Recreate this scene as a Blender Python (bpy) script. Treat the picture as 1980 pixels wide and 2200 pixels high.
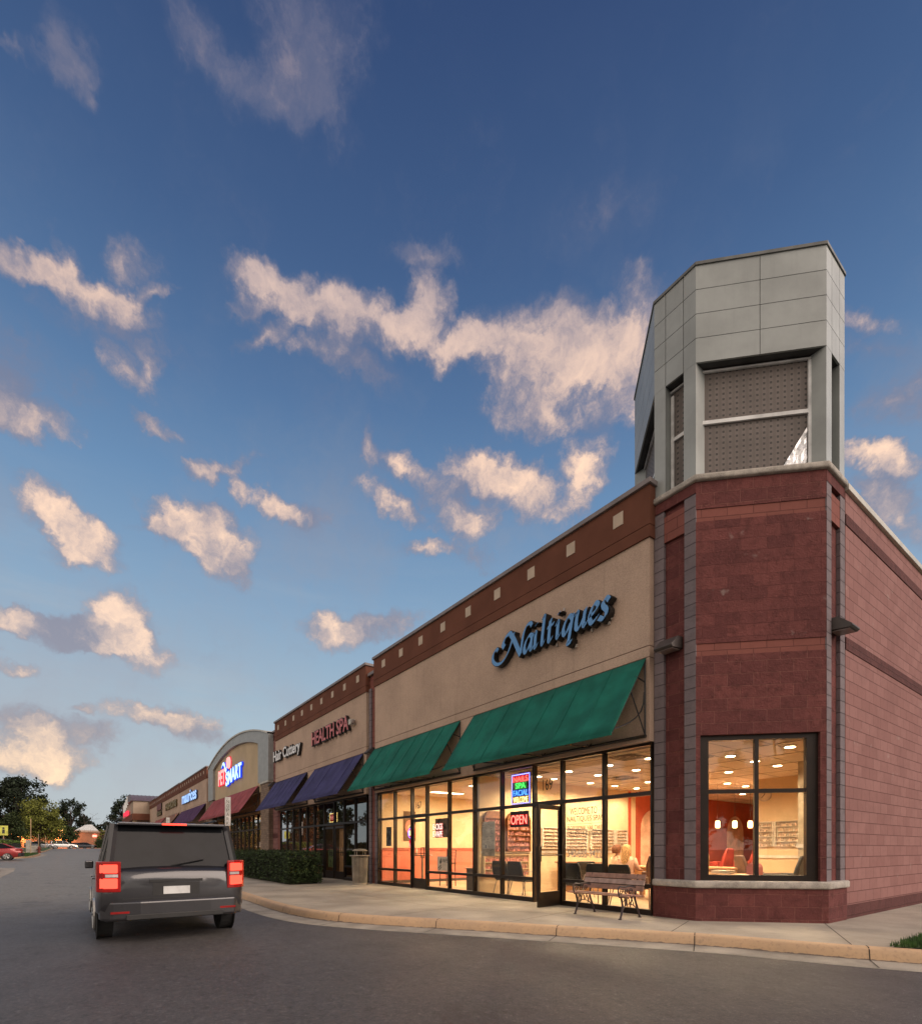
import bpy, bmesh, math, random
from mathutils import Vector, Matrix, Euler
R = math.radians
rnd = random.Random(7)
for _o in list(bpy.data.objects): bpy.data.objects.remove(_o)
S = bpy.context.scene
COL = S.collection

# ------------------------------------------------------------------ camera
cam = bpy.data.cameras.new("camera"); camo = bpy.data.objects.new("camera", cam); COL.objects.link(camo)
camo.location = (0, 0, 1.33); camo.rotation_euler = (R(90), 0, R(53.8))
cam.sensor_fit = 'HORIZONTAL'; cam.sensor_width = 36; cam.lens = 36*1122/1980
cam.shift_x = 0; cam.shift_y = (1825-1100)/1980
cam.clip_start = 0.05; cam.clip_end = 3000
S.camera = camo
S.view_settings.view_transform = 'Standard'; S.view_settings.look = 'None'
S.view_settings.exposure = 0.12; S.view_settings.gamma = 1
S.render.resolution_x = 921; S.render.resolution_y = 1024
S.cycles.max_bounces = 8; S.cycles.transparent_max_bounces = 16
S.cycles.sample_clamp_indirect = 4

def lin(c):
    return tuple((v/255/12.92 if v/255 <= .04045 else ((v/255+.055)/1.055)**2.4) for v in c)

# ------------------------------------------------------------------ sky
SUN_EL, SUN_AZ = 30, 64       # azimuth measured clockwise from +Y
W = bpy.data.worlds.new("World"); S.world = W; W.use_nodes = True
wt = W.node_tree; wt.nodes.clear()
class NG:
    def __init__(s, t): s.t = t
    def n(s, typ, **kw):
        nd = s.t.nodes.new(typ)
        for k, v in kw.items(): setattr(nd, k, v)
        return nd
    def put(s, sock, v):
        if isinstance(v, bpy.types.NodeSocket): s.t.links.new(v, sock)
        elif v is not None: sock.default_value = v
    def m(s, op, a, b=None, c=None, clamp=False):
        nd = s.n('ShaderNodeMath', operation=op, use_clamp=clamp)
        for i, v in enumerate((a, b, c)):
            if v is not None: s.put(nd.inputs[i], v)
        return nd.outputs[0]
    def vm(s, op, a, b=None, scale=None):
        nd = s.n('ShaderNodeVectorMath', operation=op)
        s.put(nd.inputs[0], a)
        if b is not None: s.put(nd.inputs[1], b)
        if scale is not None: s.put(nd.inputs['Scale'], scale)
        return nd.outputs['Value'] if op in ('DOT_PRODUCT', 'LENGTH') else nd.outputs[0]
    def ramp(s, fac, stops, interp='LINEAR'):
        nd = s.n('ShaderNodeValToRGB'); cr = nd.color_ramp; cr.interpolation = interp
        while len(cr.elements) < len(stops): cr.elements.new(0.5)
        for e, (p, c) in zip(cr.elements, stops):
            e.position = p; e.color = (*c, 1) if len(c) == 3 else c
        s.put(nd.inputs[0], fac); return nd.outputs[0]
    def mix(s, f, a, b, blend='MIX'):
        nd = s.n('ShaderNodeMix', data_type='RGBA', blend_type=blend)
        s.put(nd.inputs[0], f)
        for i, v in ((6, a), (7, b)):
            if not isinstance(v, bpy.types.NodeSocket): v = (*v, 1) if len(v) == 3 else v
            s.put(nd.inputs[i], v)
        return nd.outputs[2]
    def noise(s, vec, scale, detail=4, rough=.55, out=0):
        nd = s.n('ShaderNodeTexNoise'); s.put(nd.inputs['Vector'], vec)
        nd.inputs['Scale'].default_value = scale; nd.inputs['Detail'].default_value = detail
        nd.inputs['Roughness'].default_value = rough
        return nd.outputs[out]
    def sm(s, v, a, b):
        nd = s.n('ShaderNodeMapRange', interpolation_type='SMOOTHSTEP'); s.put(nd.inputs[0], v)
        nd.inputs[1].default_value = a; nd.inputs[2].default_value = b
        nd.inputs[3].default_value = 0; nd.inputs[4].default_value = 1
        return nd.outputs[0]
CLOUDS=[(-0.756,-0.046,0.653,-0.82,-0.29,1.37,0.069,0.02,0.8,0.6),(-0.751,0.014,0.66,-0.85,-0.07,1.49,0.084,0.025,1.0,1),
(-0.719,0.058,0.693,-0.76,-0.29,1.2,0.041,0.025,0.6,0.7),(-0.731,0.076,0.679,-0.74,-0.4,1.07,0.041,0.01,0.6,0.8),
(-0.766,0.037,0.642,-0.87,-0.07,1.46,0.103,0.038,0.4,0.0),(-0.738,-0.012,0.674,-0.64,0.58,2.22,0.017,0.021,0.6,1),
(-0.816,-0.049,0.575,-0.96,-0.07,1.58,0.083,0.053,0.45,-0.3),(-0.848,-0.051,0.528,-1.01,-0.17,1.52,0.073,0.027,0.9,0.9),
(-0.836,-0.072,0.544,-0.99,-0.06,1.62,0.038,0.041,0.6,0.6),(-0.791,0.051,0.61,-0.89,0.26,1.71,0.048,0.027,0.7,0.8),
(-0.776,0.078,0.626,-0.88,-0.16,1.34,0.021,0.025,0.5,0.8),(-0.818,0.082,0.569,-0.96,0.14,1.57,0.04,0.013,0.6,0.7),
(-0.672,0.218,0.708,-0.78,-0.02,1.23,0.089,0.029,0.9,0.9),(-0.671,0.183,0.718,-0.76,-0.1,1.2,0.051,0.019,0.8,0.8),
(-0.712,0.194,0.675,-0.73,-0.44,0.86,0.058,0.015,0.8,0.9),(-0.69,0.248,0.68,-0.82,-0.1,1.13,0.057,0.019,0.7,0.9),
(-0.636,0.312,0.706,-0.78,0.08,1.19,0.134,0.034,1.2,1.2),(-0.583,0.377,0.72,-0.69,-0.38,0.57,0.045,0.038,1.0,1.1),
(-0.671,0.315,0.671,-0.82,0.16,1.28,0.072,0.035,0.6,0.2),(-0.55,0.359,0.754,-0.72,-0.03,0.96,0.071,0.021,0.5,0.5),
(-0.704,0.171,0.689,-0.79,-0.2,1.14,0.031,0.017,0.6,0.7),(-0.579,0.432,0.692,-0.78,-0.23,0.71,0.066,0.026,0.8,1.1),
(-0.521,0.509,0.685,-0.81,0.14,0.93,0.148,0.05,1.1,1.2),(-0.45,0.578,0.681,-0.82,0.04,0.7,0.105,0.05,1.2,1.3),
(-0.545,0.542,0.64,-0.85,0.23,0.98,0.119,0.042,0.9,0.9),(-0.462,0.615,0.639,-0.87,0.15,0.77,0.078,0.047,0.8,0.9),
(-0.391,0.586,0.71,-0.72,0.34,0.95,0.056,0.026,0.5,0.6),(-0.487,0.501,0.715,-0.77,0.08,0.86,0.099,0.023,0.4,0.3),
(-0.706,0.393,0.589,-0.93,0.18,1.19,0.074,0.024,0.8,0.9),(-0.621,0.517,0.589,-0.93,0.17,1.0,0.116,0.033,1.1,1.2),
(-0.6,0.576,0.555,-0.96,0.28,1.0,0.099,0.041,1.0,1.0),(-0.731,0.407,0.548,-0.95,0.33,1.29,0.084,0.021,0.8,1),
(-0.674,0.512,0.532,-1.01,0.01,0.93,0.066,0.036,1.0,1),(-0.677,0.468,0.568,-0.97,-0.01,0.96,0.089,0.049,0.45,0.2),
(-0.526,0.621,0.582,-0.94,-0.13,0.61,0.048,0.041,0.9,1),(-0.546,0.634,0.548,-0.98,0.17,0.82,0.027,0.04,0.6,0.8),
(-0.719,0.348,0.602,-0.92,0.15,1.23,0.02,0.036,0.5,0.6),(-0.828,0.141,0.543,-0.99,-0.09,1.34,0.036,0.017,0.9,0.9),
(-0.808,0.184,0.559,-0.91,-0.42,1.04,0.05,0.014,0.6,0.8),(-0.821,0.19,0.539,-0.99,-0.19,1.22,0.018,0.021,0.6,0.8),
(-0.815,0.239,0.527,-0.96,0.4,1.55,0.044,0.02,1.0,1.1),(-0.803,0.285,0.524,-1.01,-0.13,1.15,0.048,0.023,0.7,0.6),
(-0.812,0.292,0.505,-1.04,-0.13,1.15,0.048,0.03,0.4,-0.2),(-0.888,-0.039,0.457,-1.06,0.36,1.81,0.044,0.035,1.1,1),
(-0.901,0.006,0.433,-1.1,0.33,1.73,0.061,0.039,1.3,1.2),(-0.911,-0.015,0.411,-1.14,-0.1,1.54,0.035,0.032,0.6,1),
(-0.866,0.154,0.475,-1.08,-0.02,1.38,0.092,0.051,1.4,1.0),(-0.878,0.112,0.466,-1.08,-0.15,1.37,0.066,0.02,0.8,0.9),
(-0.874,0.189,0.448,-1.1,0.14,1.43,0.051,0.037,0.8,0.4),(-0.846,0.17,0.506,-1.03,-0.2,1.25,0.031,0.024,0.7,1),
(-0.946,-0.067,0.316,-1.25,-0.15,1.59,0.067,0.021,1.0,0.9),(-0.949,-0.01,0.315,-1.25,-0.03,1.57,0.094,0.032,1.2,-0.15),
(-0.938,0.055,0.341,-1.19,0.38,1.66,0.053,0.052,1.1,1),(-0.949,0.076,0.307,-1.24,0.37,1.61,0.055,0.039,1.0,1),
(-0.951,0.026,0.307,-1.25,0.2,1.61,0.052,0.024,0.8,0.9),(-0.857,0.349,0.38,-1.17,0.23,1.28,0.061,0.039,1.1,1.1),
(-0.824,0.412,0.389,-1.17,-0.11,1.06,0.119,0.028,0.8,0.4),(-0.73,0.472,0.495,-1.05,-0.09,0.95,0.068,0.018,0.7,0.9),
(-0.693,0.532,0.487,-1.03,0.34,1.12,0.052,0.033,0.45,0.3),(-0.962,-0.076,0.264,-1.3,0.04,1.66,0.033,0.014,0.8,0.8),
(-0.97,0.111,0.215,-1.35,-0.02,1.45,0.097,0.024,1.1,0.9),(-0.966,0.165,0.199,-1.36,0.32,1.47,0.065,0.025,0.6,-0.2),
(-0.982,-0.059,0.179,-1.39,0.03,1.64,0.083,0.033,0.6,0.1),(-0.989,-0.065,0.132,-1.44,-0.02,1.63,0.098,0.036,1.3,1.2),
(-0.984,-0.044,0.175,-1.39,-0.14,1.59,0.036,0.025,1.1,1.1),(-0.985,0.012,0.172,-1.4,-0.02,1.56,0.063,0.033,0.5,0.1),
(-0.992,-0.039,0.118,-1.43,0.56,1.68,0.038,0.027,0.8,1.1),(-0.977,0.006,0.212,-1.35,-0.15,1.53,0.023,0.011,0.5,0.7),
(-0.635,-0.007,0.772,-0.66,-0.2,1.34,0.022,0.035,0.6,0.5),(-0.645,-0.014,0.764,-0.68,-0.18,1.37,0.024,0.02,0.4,0.6),
(-0.573,0.094,0.814,-0.62,0.02,1.44,0.046,0.031,0.6,0.5),(-0.523,0.198,0.829,-0.57,-0.18,0.94,0.091,0.059,0.55,0.3),
(-0.551,0.214,0.807,-0.63,0.08,1.31,0.064,0.028,0.35,0.2),(-0.651,-0.049,0.758,-0.63,-0.36,1.19,0.027,0.008,0.35,0.4),
(-0.576,0.147,0.804,-0.63,0.07,1.42,0.056,0.029,0.35,0.1),(-0.215,0.748,0.628,-0.78,0.49,0.72,0.049,0.014,0.8,0.9),
(-0.225,0.835,0.502,-0.98,0.44,0.54,0.065,0.019,1.1,1.0),(-0.212,0.807,0.551,-0.94,0.35,0.5,0.073,0.036,0.45,0.1),
(-0.211,0.874,0.437,-0.84,0.86,0.83,0.066,0.028,0.8,0.7),(-0.209,0.776,0.595,-0.77,0.59,0.78,0.103,0.024,0.4,0.1),
(-0.224,0.852,0.473,-1.02,0.46,0.53,0.066,0.025,0.5,-0.2),(-0.401,0.507,0.763,-0.7,0.06,0.74,0.093,0.029,0.25,0.1)]

g = NG(wt)
tc = g.n('ShaderNodeTexCoord').outputs['Generated']
sep = g.n('ShaderNodeSeparateXYZ'); g.put(sep.inputs[0], tc); Z = sep.outputs[2]
base = g.ramp(Z, [(0.0, lin((188, 196, 198))), (.10, lin((180, 193, 199))), (.22, lin((166, 187, 201))), (.39, lin((136, 166, 194))),
                  (.53, lin((106, 141, 179))), (.64, lin((84, 116, 157))), (.74, lin((66, 94, 136))), (.85, lin((50, 73, 115))), (1, lin((38, 58, 96)))])
# distortion of the cloud outlines
w1 = g.vm('SUBTRACT', g.noise(tc, 7, 5, .6, 1), (.5, .5, .5))
w2 = g.vm('SUBTRACT', g.noise(tc, 26, 4, .6, 1), (.5, .5, .5))
wd = g.vm('ADD', g.vm('ADD', tc, g.vm('SCALE', w1, None, .065)), g.vm('SCALE', w2, None, .045))
acc = None; lacc = None
for (cx, cy, cz, ex, ey, ez, sx, sy, amp, lit) in CLOUDS:
    mp = g.n('ShaderNodeMapping', vector_type='TEXTURE'); g.put(mp.inputs[0], wd)
    mp.inputs['Location'].default_value = (cx, cy, cz); mp.inputs['Rotation'].default_value = (ex, ey, ez)
    mp.inputs['Scale'].default_value = (sx, sy, .6)
    gr = g.n('ShaderNodeTexGradient', gradient_type='SPHERICAL'); g.put(gr.inputs[0], mp.outputs[0])
    f = gr.outputs['Fac']
    acc = g.m('MULTIPLY', f, amp) if acc is None else g.m('MULTIPLY_ADD', f, amp, acc)
    lacc = g.m('MULTIPLY', f, amp*lit) if lacc is None else g.m('MULTIPLY_ADD', f, amp*lit, lacc)
fb = g.noise(wd, 15, 10, .66)
fb2 = g.noise(tc, 42, 8, .7)
dens = g.m('ADD', acc, g.m('MULTIPLY_ADD', g.m('SUBTRACT', fb, .5), 1.9, g.m('MULTIPLY', g.m('SUBTRACT', fb2, .5), .8)))
alpha = g.m('MULTIPLY', g.sm(dens, .10, .80), g.sm(acc, .02, .22))
core = g.sm(dens, .30, 1.0)
litv = g.m('DIVIDE', lacc, g.m('MAXIMUM', acc, .05))
sh = g.m('MULTIPLY_ADD', g.m('SUBTRACT', g.noise(wd, 16, 7, .65), .5), 2.6, g.m('MULTIPLY', litv, .82))
litf = g.m('MULTIPLY', g.sm(sh, -.15, 1.5), g.m('MULTIPLY_ADD', core, .65, .38))
grey = g.ramp(Z, [(0, lin((168, 160, 160))), (.3, lin((146, 148, 163))), (.6, lin((118, 126, 152))), (.85, lin((92, 100, 130)))])
peach = g.ramp(Z, [(0, (1.15, .82, .52)), (.3, (1.12, .80, .58)), (.6, (1.10, .76, .55)), (.72, lin((216, 190, 180))), (.85, lin((168, 150, 156)))])
ccol = g.mix(litf, grey, peach)
# thin streaky veil near the horizon
st = g.n('ShaderNodeMapping'); g.put(st.inputs[0], tc); st.inputs['Scale'].default_value = (1, 1, 6)
veil = g.m('MULTIPLY', g.sm(g.noise(st.outputs[0], 4, 7, .6), .45, .75), g.m('MULTIPLY', g.sm(Z, .6, .15), .35))
skyc = g.mix(veil, base, lin((182, 186, 190)))
v2 = g.m('MULTIPLY', g.sm(g.noise(wd, 2.6, 9, .62), .44, .72), g.m('MULTIPLY', g.sm(Z, .9, .5), .7))
skyc = g.mix(v2, skyc, g.ramp(Z, [(0, lin((186, 190, 194))), (.4, lin((150, 160, 178))), (.8, lin((98, 112, 142)))]))
# soft unlit haze patches between the clouds
hz = g.m('MULTIPLY', g.sm(g.m('MULTIPLY_ADD', g.m('SUBTRACT', fb, .5), .8, acc), .0, .55), .7)
skyc = g.mix(hz, skyc, grey)
skyc = g.mix(alpha, skyc, ccol)
# warm fill added to the unseen sky behind the camera, brightening the shopfronts
glow = g.sm(g.vm('DOT_PRODUCT', tc, (.36, -.92, .12)), .05, .75)
gn = g.sm(g.noise(tc, 3, 5, .6), .3, .65)
skyc = g.mix(g.m('MULTIPLY', glow, g.m('MULTIPLY_ADD', gn, .3, .6)), skyc, (1.30, 1.06, .86))
nis = g.n('ShaderNodeTexSky', sky_type='NISHITA', sun_disc=False, sun_elevation=R(SUN_EL), sun_rotation=R(SUN_AZ))
nis.altitude = 100; nis.dust_density = 2
bg1 = g.n('ShaderNodeBackground'); g.put(bg1.inputs[0], skyc); bg1.inputs[1].default_value = .93
bg2 = g.n('ShaderNodeBackground'); g.put(bg2.inputs[0], nis.outputs[0]); bg2.inputs[1].default_value = .004
ad = g.n('ShaderNodeAddShader'); wt.links.new(bg1.outputs[0], ad.inputs[0]); wt.links.new(bg2.outputs[0], ad.inputs[1])
wo = g.n('ShaderNodeOutputWorld'); wt.links.new(ad.outputs[0], wo.inputs[0])

# ------------------------------------------------------------------ sun (soft afterglow)
sl = bpy.data.lights.new("sun", 'SUN'); sl.energy = 2.7; sl.angle = R(50); sl.color = (1, .80, .66)
so = bpy.data.objects.new("sun", sl); COL.objects.link(so)
_a, _e = R(SUN_AZ), R(SUN_EL)
sdir = Vector((math.sin(_a)*math.cos(_e), math.cos(_a)*math.cos(_e), math.sin(_e)))
so.rotation_euler = sdir.to_track_quat('Z', 'Y').to_euler()

# ------------------------------------------------------------------ materials
MATS = {}
def newmat(name):
    m = bpy.data.materials.new(name); m.use_nodes = True; t = m.node_tree; t.nodes.clear()
    gg = NG(t); out = gg.n('ShaderNodeOutputMaterial'); return m, gg, out
def M(name, col, rough=.6, metal=0, var=.12, vscale=3, bump=0, bscale=60, spec=.5, fine=0, emit=None, es=0, coat=0, island=0, streak=0):
    if name in MATS: return MATS[name]
    m, gg, out = newmat(name)
    p = gg.n('ShaderNodeNewGeometry').outputs['Position']
    b = gg.n('ShaderNodeBsdfPrincipled')
    c = tuple(col)
    nz = gg.noise(p, vscale, 5, .6)
    lo = tuple(max(0, v*(1-var*2)) for v in c); hi = tuple(min(1, v*(1+var*2)) for v in c)
    cc = gg.mix(gg.sm(nz, .3, .7), lo, hi)
    if fine:
        nf = gg.noise(p, bscale, 2, .6)
        cc = gg.mix(gg.m('MULTIPLY', gg.sm(nf, .35, .7), fine), cc, tuple(min(1, v*1.9) for v in c))
        cc = gg.mix(gg.m('MULTIPLY', gg.sm(nf, .55, .3), fine*.7), cc, tuple(v*.45 for v in c))
    if streak:
        mp = gg.n('ShaderNodeMapping'); gg.put(mp.inputs[0], p); mp.inputs['Scale'].default_value = (3.2, 3.2, .22)
        cc = gg.mix(gg.m('MULTIPLY', gg.sm(gg.noise(mp.outputs[0], 2.2, 6, .65), .5, .85), streak), cc, tuple(v*.5 for v in c))
    if island:
        ri = gg.n('ShaderNodeNewGeometry').outputs['Random Per Island']
        cc = gg.mix(ri, gg.mix(1, cc, (1-island,)*3, 'MULTIPLY'), gg.mix(1, cc, (1+island,)*3, 'MULTIPLY'))
    gg.put(b.inputs['Base Color'], cc)
    b.inputs['Metallic'].default_value = metal; b.inputs['Roughness'].default_value = rough
    b.inputs['Specular IOR Level'].default_value = spec
    b.inputs['Coat Weight'].default_value = coat; b.inputs['Coat Roughness'].default_value = .08
    if emit: b.inputs['Emission Color'].default_value = (*emit, 1); b.inputs['Emission Strength'].default_value = es
    if bump:
        bn = gg.n('ShaderNodeBump'); bn.inputs['Strength'].default_value = bump; bn.inputs['Distance'].default_value = .01
        gg.put(bn.inputs['Height'], gg.noise(p, bscale, 4, .6)); gg.t.links.new(bn.outputs[0], b.inputs['Normal'])
    gg.t.links.new(b.outputs[0], out.inputs[0])
    MATS[name] = m; return m
def emi(name, col, s):
    if name in MATS: return MATS[name]
    m, gg, out = newmat(name); e = gg.n('ShaderNodeEmission'); e.inputs[0].default_value = (*col, 1); e.inputs[1].default_value = s
    gg.t.links.new(e.outputs[0], out.inputs[0]); MATS[name] = m; return m
def blockmat(name, c1, c2, mortar, bw=.4, bh=.2, ms=.006, mott=.5, bump=.8, grain=40, white=0, moff=.0):
    """masonry laid in courses along whichever way the wall faces"""
    m, gg, out = newmat(name)
    ge = gg.n('ShaderNodeNewGeometry'); p = ge.outputs['Position']
    sp = gg.n('ShaderNodeSeparateXYZ'); gg.put(sp.inputs[0], p)
    sn = gg.n('ShaderNodeSeparateXYZ'); gg.put(sn.inputs[0], ge.outputs['True Normal'])
    u = gg.m('SUBTRACT', gg.m('MULTIPLY', sp.outputs[1], sn.outputs[0]), gg.m('MULTIPLY', sp.outputs[0], sn.outputs[1]))
    cb = gg.n('ShaderNodeCombineXYZ'); gg.put(cb.inputs[0], u); gg.put(cb.inputs[1], gg.m('ADD', sp.outputs[2], moff))
    br = gg.n('ShaderNodeTexBrick'); gg.put(br.inputs[0], cb.outputs[0])
    br.offset = .5
    for k, v in (('Scale', 1), ('Mortar Size', ms), ('Mortar Smooth', .3), ('Bias', 0), ('Brick Width', bw), ('Row Height', bh)): br.inputs[k].default_value = v
    gg.put(br.inputs['Color1'], (*c1, 1)); gg.put(br.inputs['Color2'], (*c2, 1)); gg.put(br.inputs['Mortar'], (*mortar, 1))
    n1 = gg.noise(p, 7, 6, .7); n2 = gg.noise(p, grain, 4, .7); n3 = gg.noise(p, 1.1, 4, .6)
    cc = gg.mix(gg.m('MULTIPLY', gg.sm(n1, .42, .72), mott), br.outputs[0], tuple(v*.42 for v in c1))
    cc = gg.mix(gg.m('MULTIPLY', gg.sm(n2, .55, .8), mott*.8), cc, tuple(min(1, v*2.0+.02) for v in c1))
    cc = gg.mix(gg.m('MULTIPLY', gg.sm(n3, .45, .8), .35), cc, tuple(v*.62 for v in c2))
    if white:
        vm_ = gg.noise(p, 2.3, 3, .6); vm2 = gg.noise(p, 6.0, 2, .5)
        cc = gg.mix(gg.m('MULTIPLY', gg.m('MULTIPLY', gg.sm(vm_, .62, .72), gg.sm(vm2, .5, .6)), white), cc, (.42, .36, .33))
    b = gg.n('ShaderNodeBsdfPrincipled'); gg.put(b.inputs['Base Color'], cc); b.inputs['Roughness'].default_value = .88
    b.inputs['Specular IOR Level'].default_value = .25
    h = gg.m('SUBTRACT', gg.m('MULTIPLY', gg.m('ADD', n2, gg.m('MULTIPLY', n1, 1.5)), bump*.5), gg.m('MULTIPLY', br.outputs[1], .9))
    bn = gg.n('ShaderNodeBump'); bn.inputs['Strength'].default_value = 1; bn.inputs['Distance'].default_value = .03
    gg.put(bn.inputs['Height'], h); gg.t.links.new(bn.outputs[0], b.inputs['Normal'])
    gg.t.links.new(b.outputs[0], out.inputs[0]); MATS[name] = m; return m
def glassmat(name, tint=(.93, .95, .93), refl=1.0, rough=.0):
    """thin glazing: clear film plus a Schlick reflection"""
    m, gg, out = newmat(name)
    tr = gg.n('ShaderNodeBsdfTransparent'); tr.inputs[0].default_value = (*tint, 1)
    gl = gg.n('ShaderNodeBsdfGlossy'); gl.inputs['Roughness'].default_value = rough; gl.inputs[0].default_value = (1, 1, 1, 1)
    ge = gg.n('ShaderNodeNewGeometry')
    c = gg.m('ABSOLUTE', gg.vm('DOT_PRODUCT', ge.outputs['True Normal'], ge.outputs['Incoming']))
    f = gg.m('MULTIPLY_ADD', gg.m('POWER', gg.m('SUBTRACT', 1, c), 5), .96, .04)
    mx = gg.n('ShaderNodeMixShader'); gg.put(mx.inputs[0], gg.m('MULTIPLY', f, refl, clamp=True))
    gg.t.links.new(tr.outputs[0], mx.inputs[1]); gg.t.links.new(gl.outputs[0], mx.inputs[2]); gg.t.links.new(mx.outputs[0], out.inputs[0])
    MATS[name] = m; return m
STUCCO = M('stucco', (.47, .345, .262), .9, var=.06, vscale=.8, bump=.5, bscale=60, spec=.2, streak=.42, fine=.2)
STUCCO2 = M('stucco_yellow', (.52, .41, .27), .9, var=.04, vscale=.8, bump=.3, bscale=80, spec=.2)
BROWN = M('brown_stucco', (.145, .058, .036), .9, var=.08, vscale=1, bump=.35, bscale=90, spec=.2, fine=.12)
TILE = M('beige_tile', (.50, .40, .30), .7, var=.05)
GROOVE = M('groove_shadow_gap', (.16, .10, .075), .9)
COPING = M('metal_coping', (.20, .17, .165), .5, var=.08, vscale=2)
CAPLIGHT = M('pale_metal_cap', (.50, .48, .42), .5, var=.06)
STONECAP = M('precast_stone', (.36, .33, .29), .85, var=.16, vscale=6, bump=.4, bscale=70, fine=.25, streak=.3)
SPLIT = blockmat('split_face_block', (.190, .062, .056), (.13, .042, .040), (.26, .105, .088), mott=.7, bump=1.3, white=.0)
SPLITW = blockmat('split_face_block_salted', (.190, .062, .056), (.13, .042, .040), (.17, .055, .05), mott=.65, bump=1.3, white=.35)
SMOOTHR = blockmat('smooth_red_block', (.25, .090, .072), (.22, .080, .064), (.17, .06, .05), mott=.15, bump=.3, grain=90)
PINK = blockmat('smooth_pink_block', (.305, .155, .14), (.255, .122, .110), (.15, .06, .055), ms=.005, mott=.18, bump=.25, grain=90, white=.3)
DARKBAND = blockmat('dark_split_block', (.14, .055, .05), (.11, .042, .04), (.10, .04, .035), mott=.5, bump=1.2)
STRIP = blockmat('grey_split_block', (.24, .20, .21), (.20, .168, .178), (.10, .082, .088), bw=9, bh=.2, ms=.008, mott=.35, bump=.9, grain=70)
STONE = blockmat('tan_stone', (.33, .24, .18), (.22, .16, .12), (.12, .09, .07), bw=.3, bh=.1, mott=.4)
PANEL = M('grey_metal_panel', (.315, .34, .332), .45, metal=.15, var=.06, vscale=1.2, spec=.4, island=.05, streak=.3)
PANELDARK = M('panel_joint', (.05, .052, .052), .8)
BRONZE = M('bronze_aluminium', (.022, .014, .010), .38, metal=.3, var=.1)
BLACK = M('black_steel', (.012, .011, .011), .5)
def awnm(n, c): return M(n, c, .8, var=.12, vscale=1.4, bump=.2, bscale=9, spec=.25, streak=.3)
GREEN = awnm('green_canvas', (.010, .135, .098)); NAVY = awnm('navy_canvas', (.050, .048, .135)); MAROON = awnm('maroon_canvas', (.30, .070, .075))
TAN = awnm('tan_canvas', (.25, .13, .09)); PURPLE = awnm('purple_canvas', (.08, .03, .09))
GLASS = glassmat('window_glass', (.95, .95, .93), 1.0)
GLASSD = glassmat('reflective_glass', (.6, .6, .57), 2.4)
def asphalt():
    m, gg, out = newmat('asphalt')
    p = gg.n('ShaderNodeNewGeometry').outputs['Position']
    n0 = gg.noise(p, .12, 5, .6); n1 = gg.noise(p, 1.3, 5, .6); n2 = gg.m('MULTIPLY_ADD', gg.noise(p, 24, 5, .8), .6, gg.m('MULTIPLY', gg.noise(p, 70, 3, .8), .4)); n3 = gg.noise(p, 300, 2, .6)
    c = gg.mix(gg.sm(n0, .35, .7), (.062, .059, .064), (.094, .089, .088))
    c = gg.mix(gg.m('MULTIPLY', gg.sm(n1, .45, .75), .45), c, (.056, .051, .053))
    c = gg.mix(gg.m('MULTIPLY', gg.sm(n2, .53, .66), .85), c, (.27, .255, .25))
    c = gg.mix(gg.m('MULTIPLY', gg.sm(n2, .48, .36), .85), c, (.018, .016, .018))
    spx = gg.n('ShaderNodeSeparateXYZ'); gg.put(spx.inputs[0], p)   # paler paving from the first island onwards
    pale_far = gg.sm(gg.m('MULTIPLY_ADD', spx.outputs[0], -1, gg.m('MULTIPLY', gg.noise(p, .35, 3), 4)), 12, 22)
    c = gg.mix(pale_far, c, (.20, .19, .165))
    n5 = gg.noise(p, 8.5, 9, .88)
    c = gg.mix(gg.sm(n5, .52, .62), c, gg.mix(1, c, (1.55, 1.55, 1.55), 'MULTIPLY'))
    c = gg.mix(gg.sm(n5, .48, .38), c, gg.mix(1, c, (.5, .5, .5), 'MULTIPLY'))
    # the paving fades from paler on the lane to darker by the shops
    vo = gg.n('ShaderNodeTexVoronoi', feature='DISTANCE_TO_EDGE'); gg.put(vo.inputs[0], gg.vm('ADD', p, gg.vm('SCALE', gg.noise(p, 1.1, 4, .6, 1), None, 1.2)))
    vo.inputs['Scale'].default_value = .16
    crack = gg.m('MULTIPLY', gg.sm(vo.outputs['Distance'], .0035, .001), gg.sm(gg.noise(p, .5, 3), .5, .6))
    c = gg.mix(gg.m('MULTIPLY', crack, .6), c, (.02, .018, .018))
    sp0 = gg.n('ShaderNodeTexVoronoi', feature='F1'); gg.put(sp0.inputs[0], p); sp0.inputs['Scale'].default_value = 3.2
    c = gg.mix(gg.m('MULTIPLY', gg.sm(sp0.outputs['Distance'], .055, .02), gg.sm(gg.noise(p, 1.7, 2), .52, .6)), c, (.02, .018, .018))
    c = gg.mix(gg.sm(gg.noise(p, 9, 2, .5), .80, .84), c, (.45, .42, .38))
    st = gg.sm(gg.noise(p, .7, 3, .6), .60, .72)
    c = gg.mix(gg.m('MULTIPLY', st, .5), c, (.035, .03, .03))
    b = gg.n('ShaderNodeBsdfPrincipled'); gg.put(b.inputs['Base Color'], c)
    gg.put(b.inputs['Roughness'], gg.m('MULTIPLY_ADD', n1, .22, .40)); b.inputs['Specular IOR Level'].default_value = .5
    bn = gg.n('ShaderNodeBump'); bn.inputs['Strength'].default_value = .9; bn.inputs['Distance'].default_value = .012
    gg.put(bn.inputs['Height'], gg.m('ADD', gg.m('ADD', n2, n5), gg.m('MULTIPLY', n3, .5))); gg.t.links.new(bn.outputs[0], b.inputs['Normal'])
    gg.t.links.new(b.outputs[0], out.inputs[0]); return m
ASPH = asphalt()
WALK = M('concrete_walk', (.335, .295, .24), .85, var=.14, vscale=.9, bump=.3, bscale=160, fine=.4, streak=.3)
GUT = M('concrete_gutter', (.30, .27, .225), .85, var=.16, vscale=1.5, bump=.3, bscale=120, fine=.3)
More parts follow.
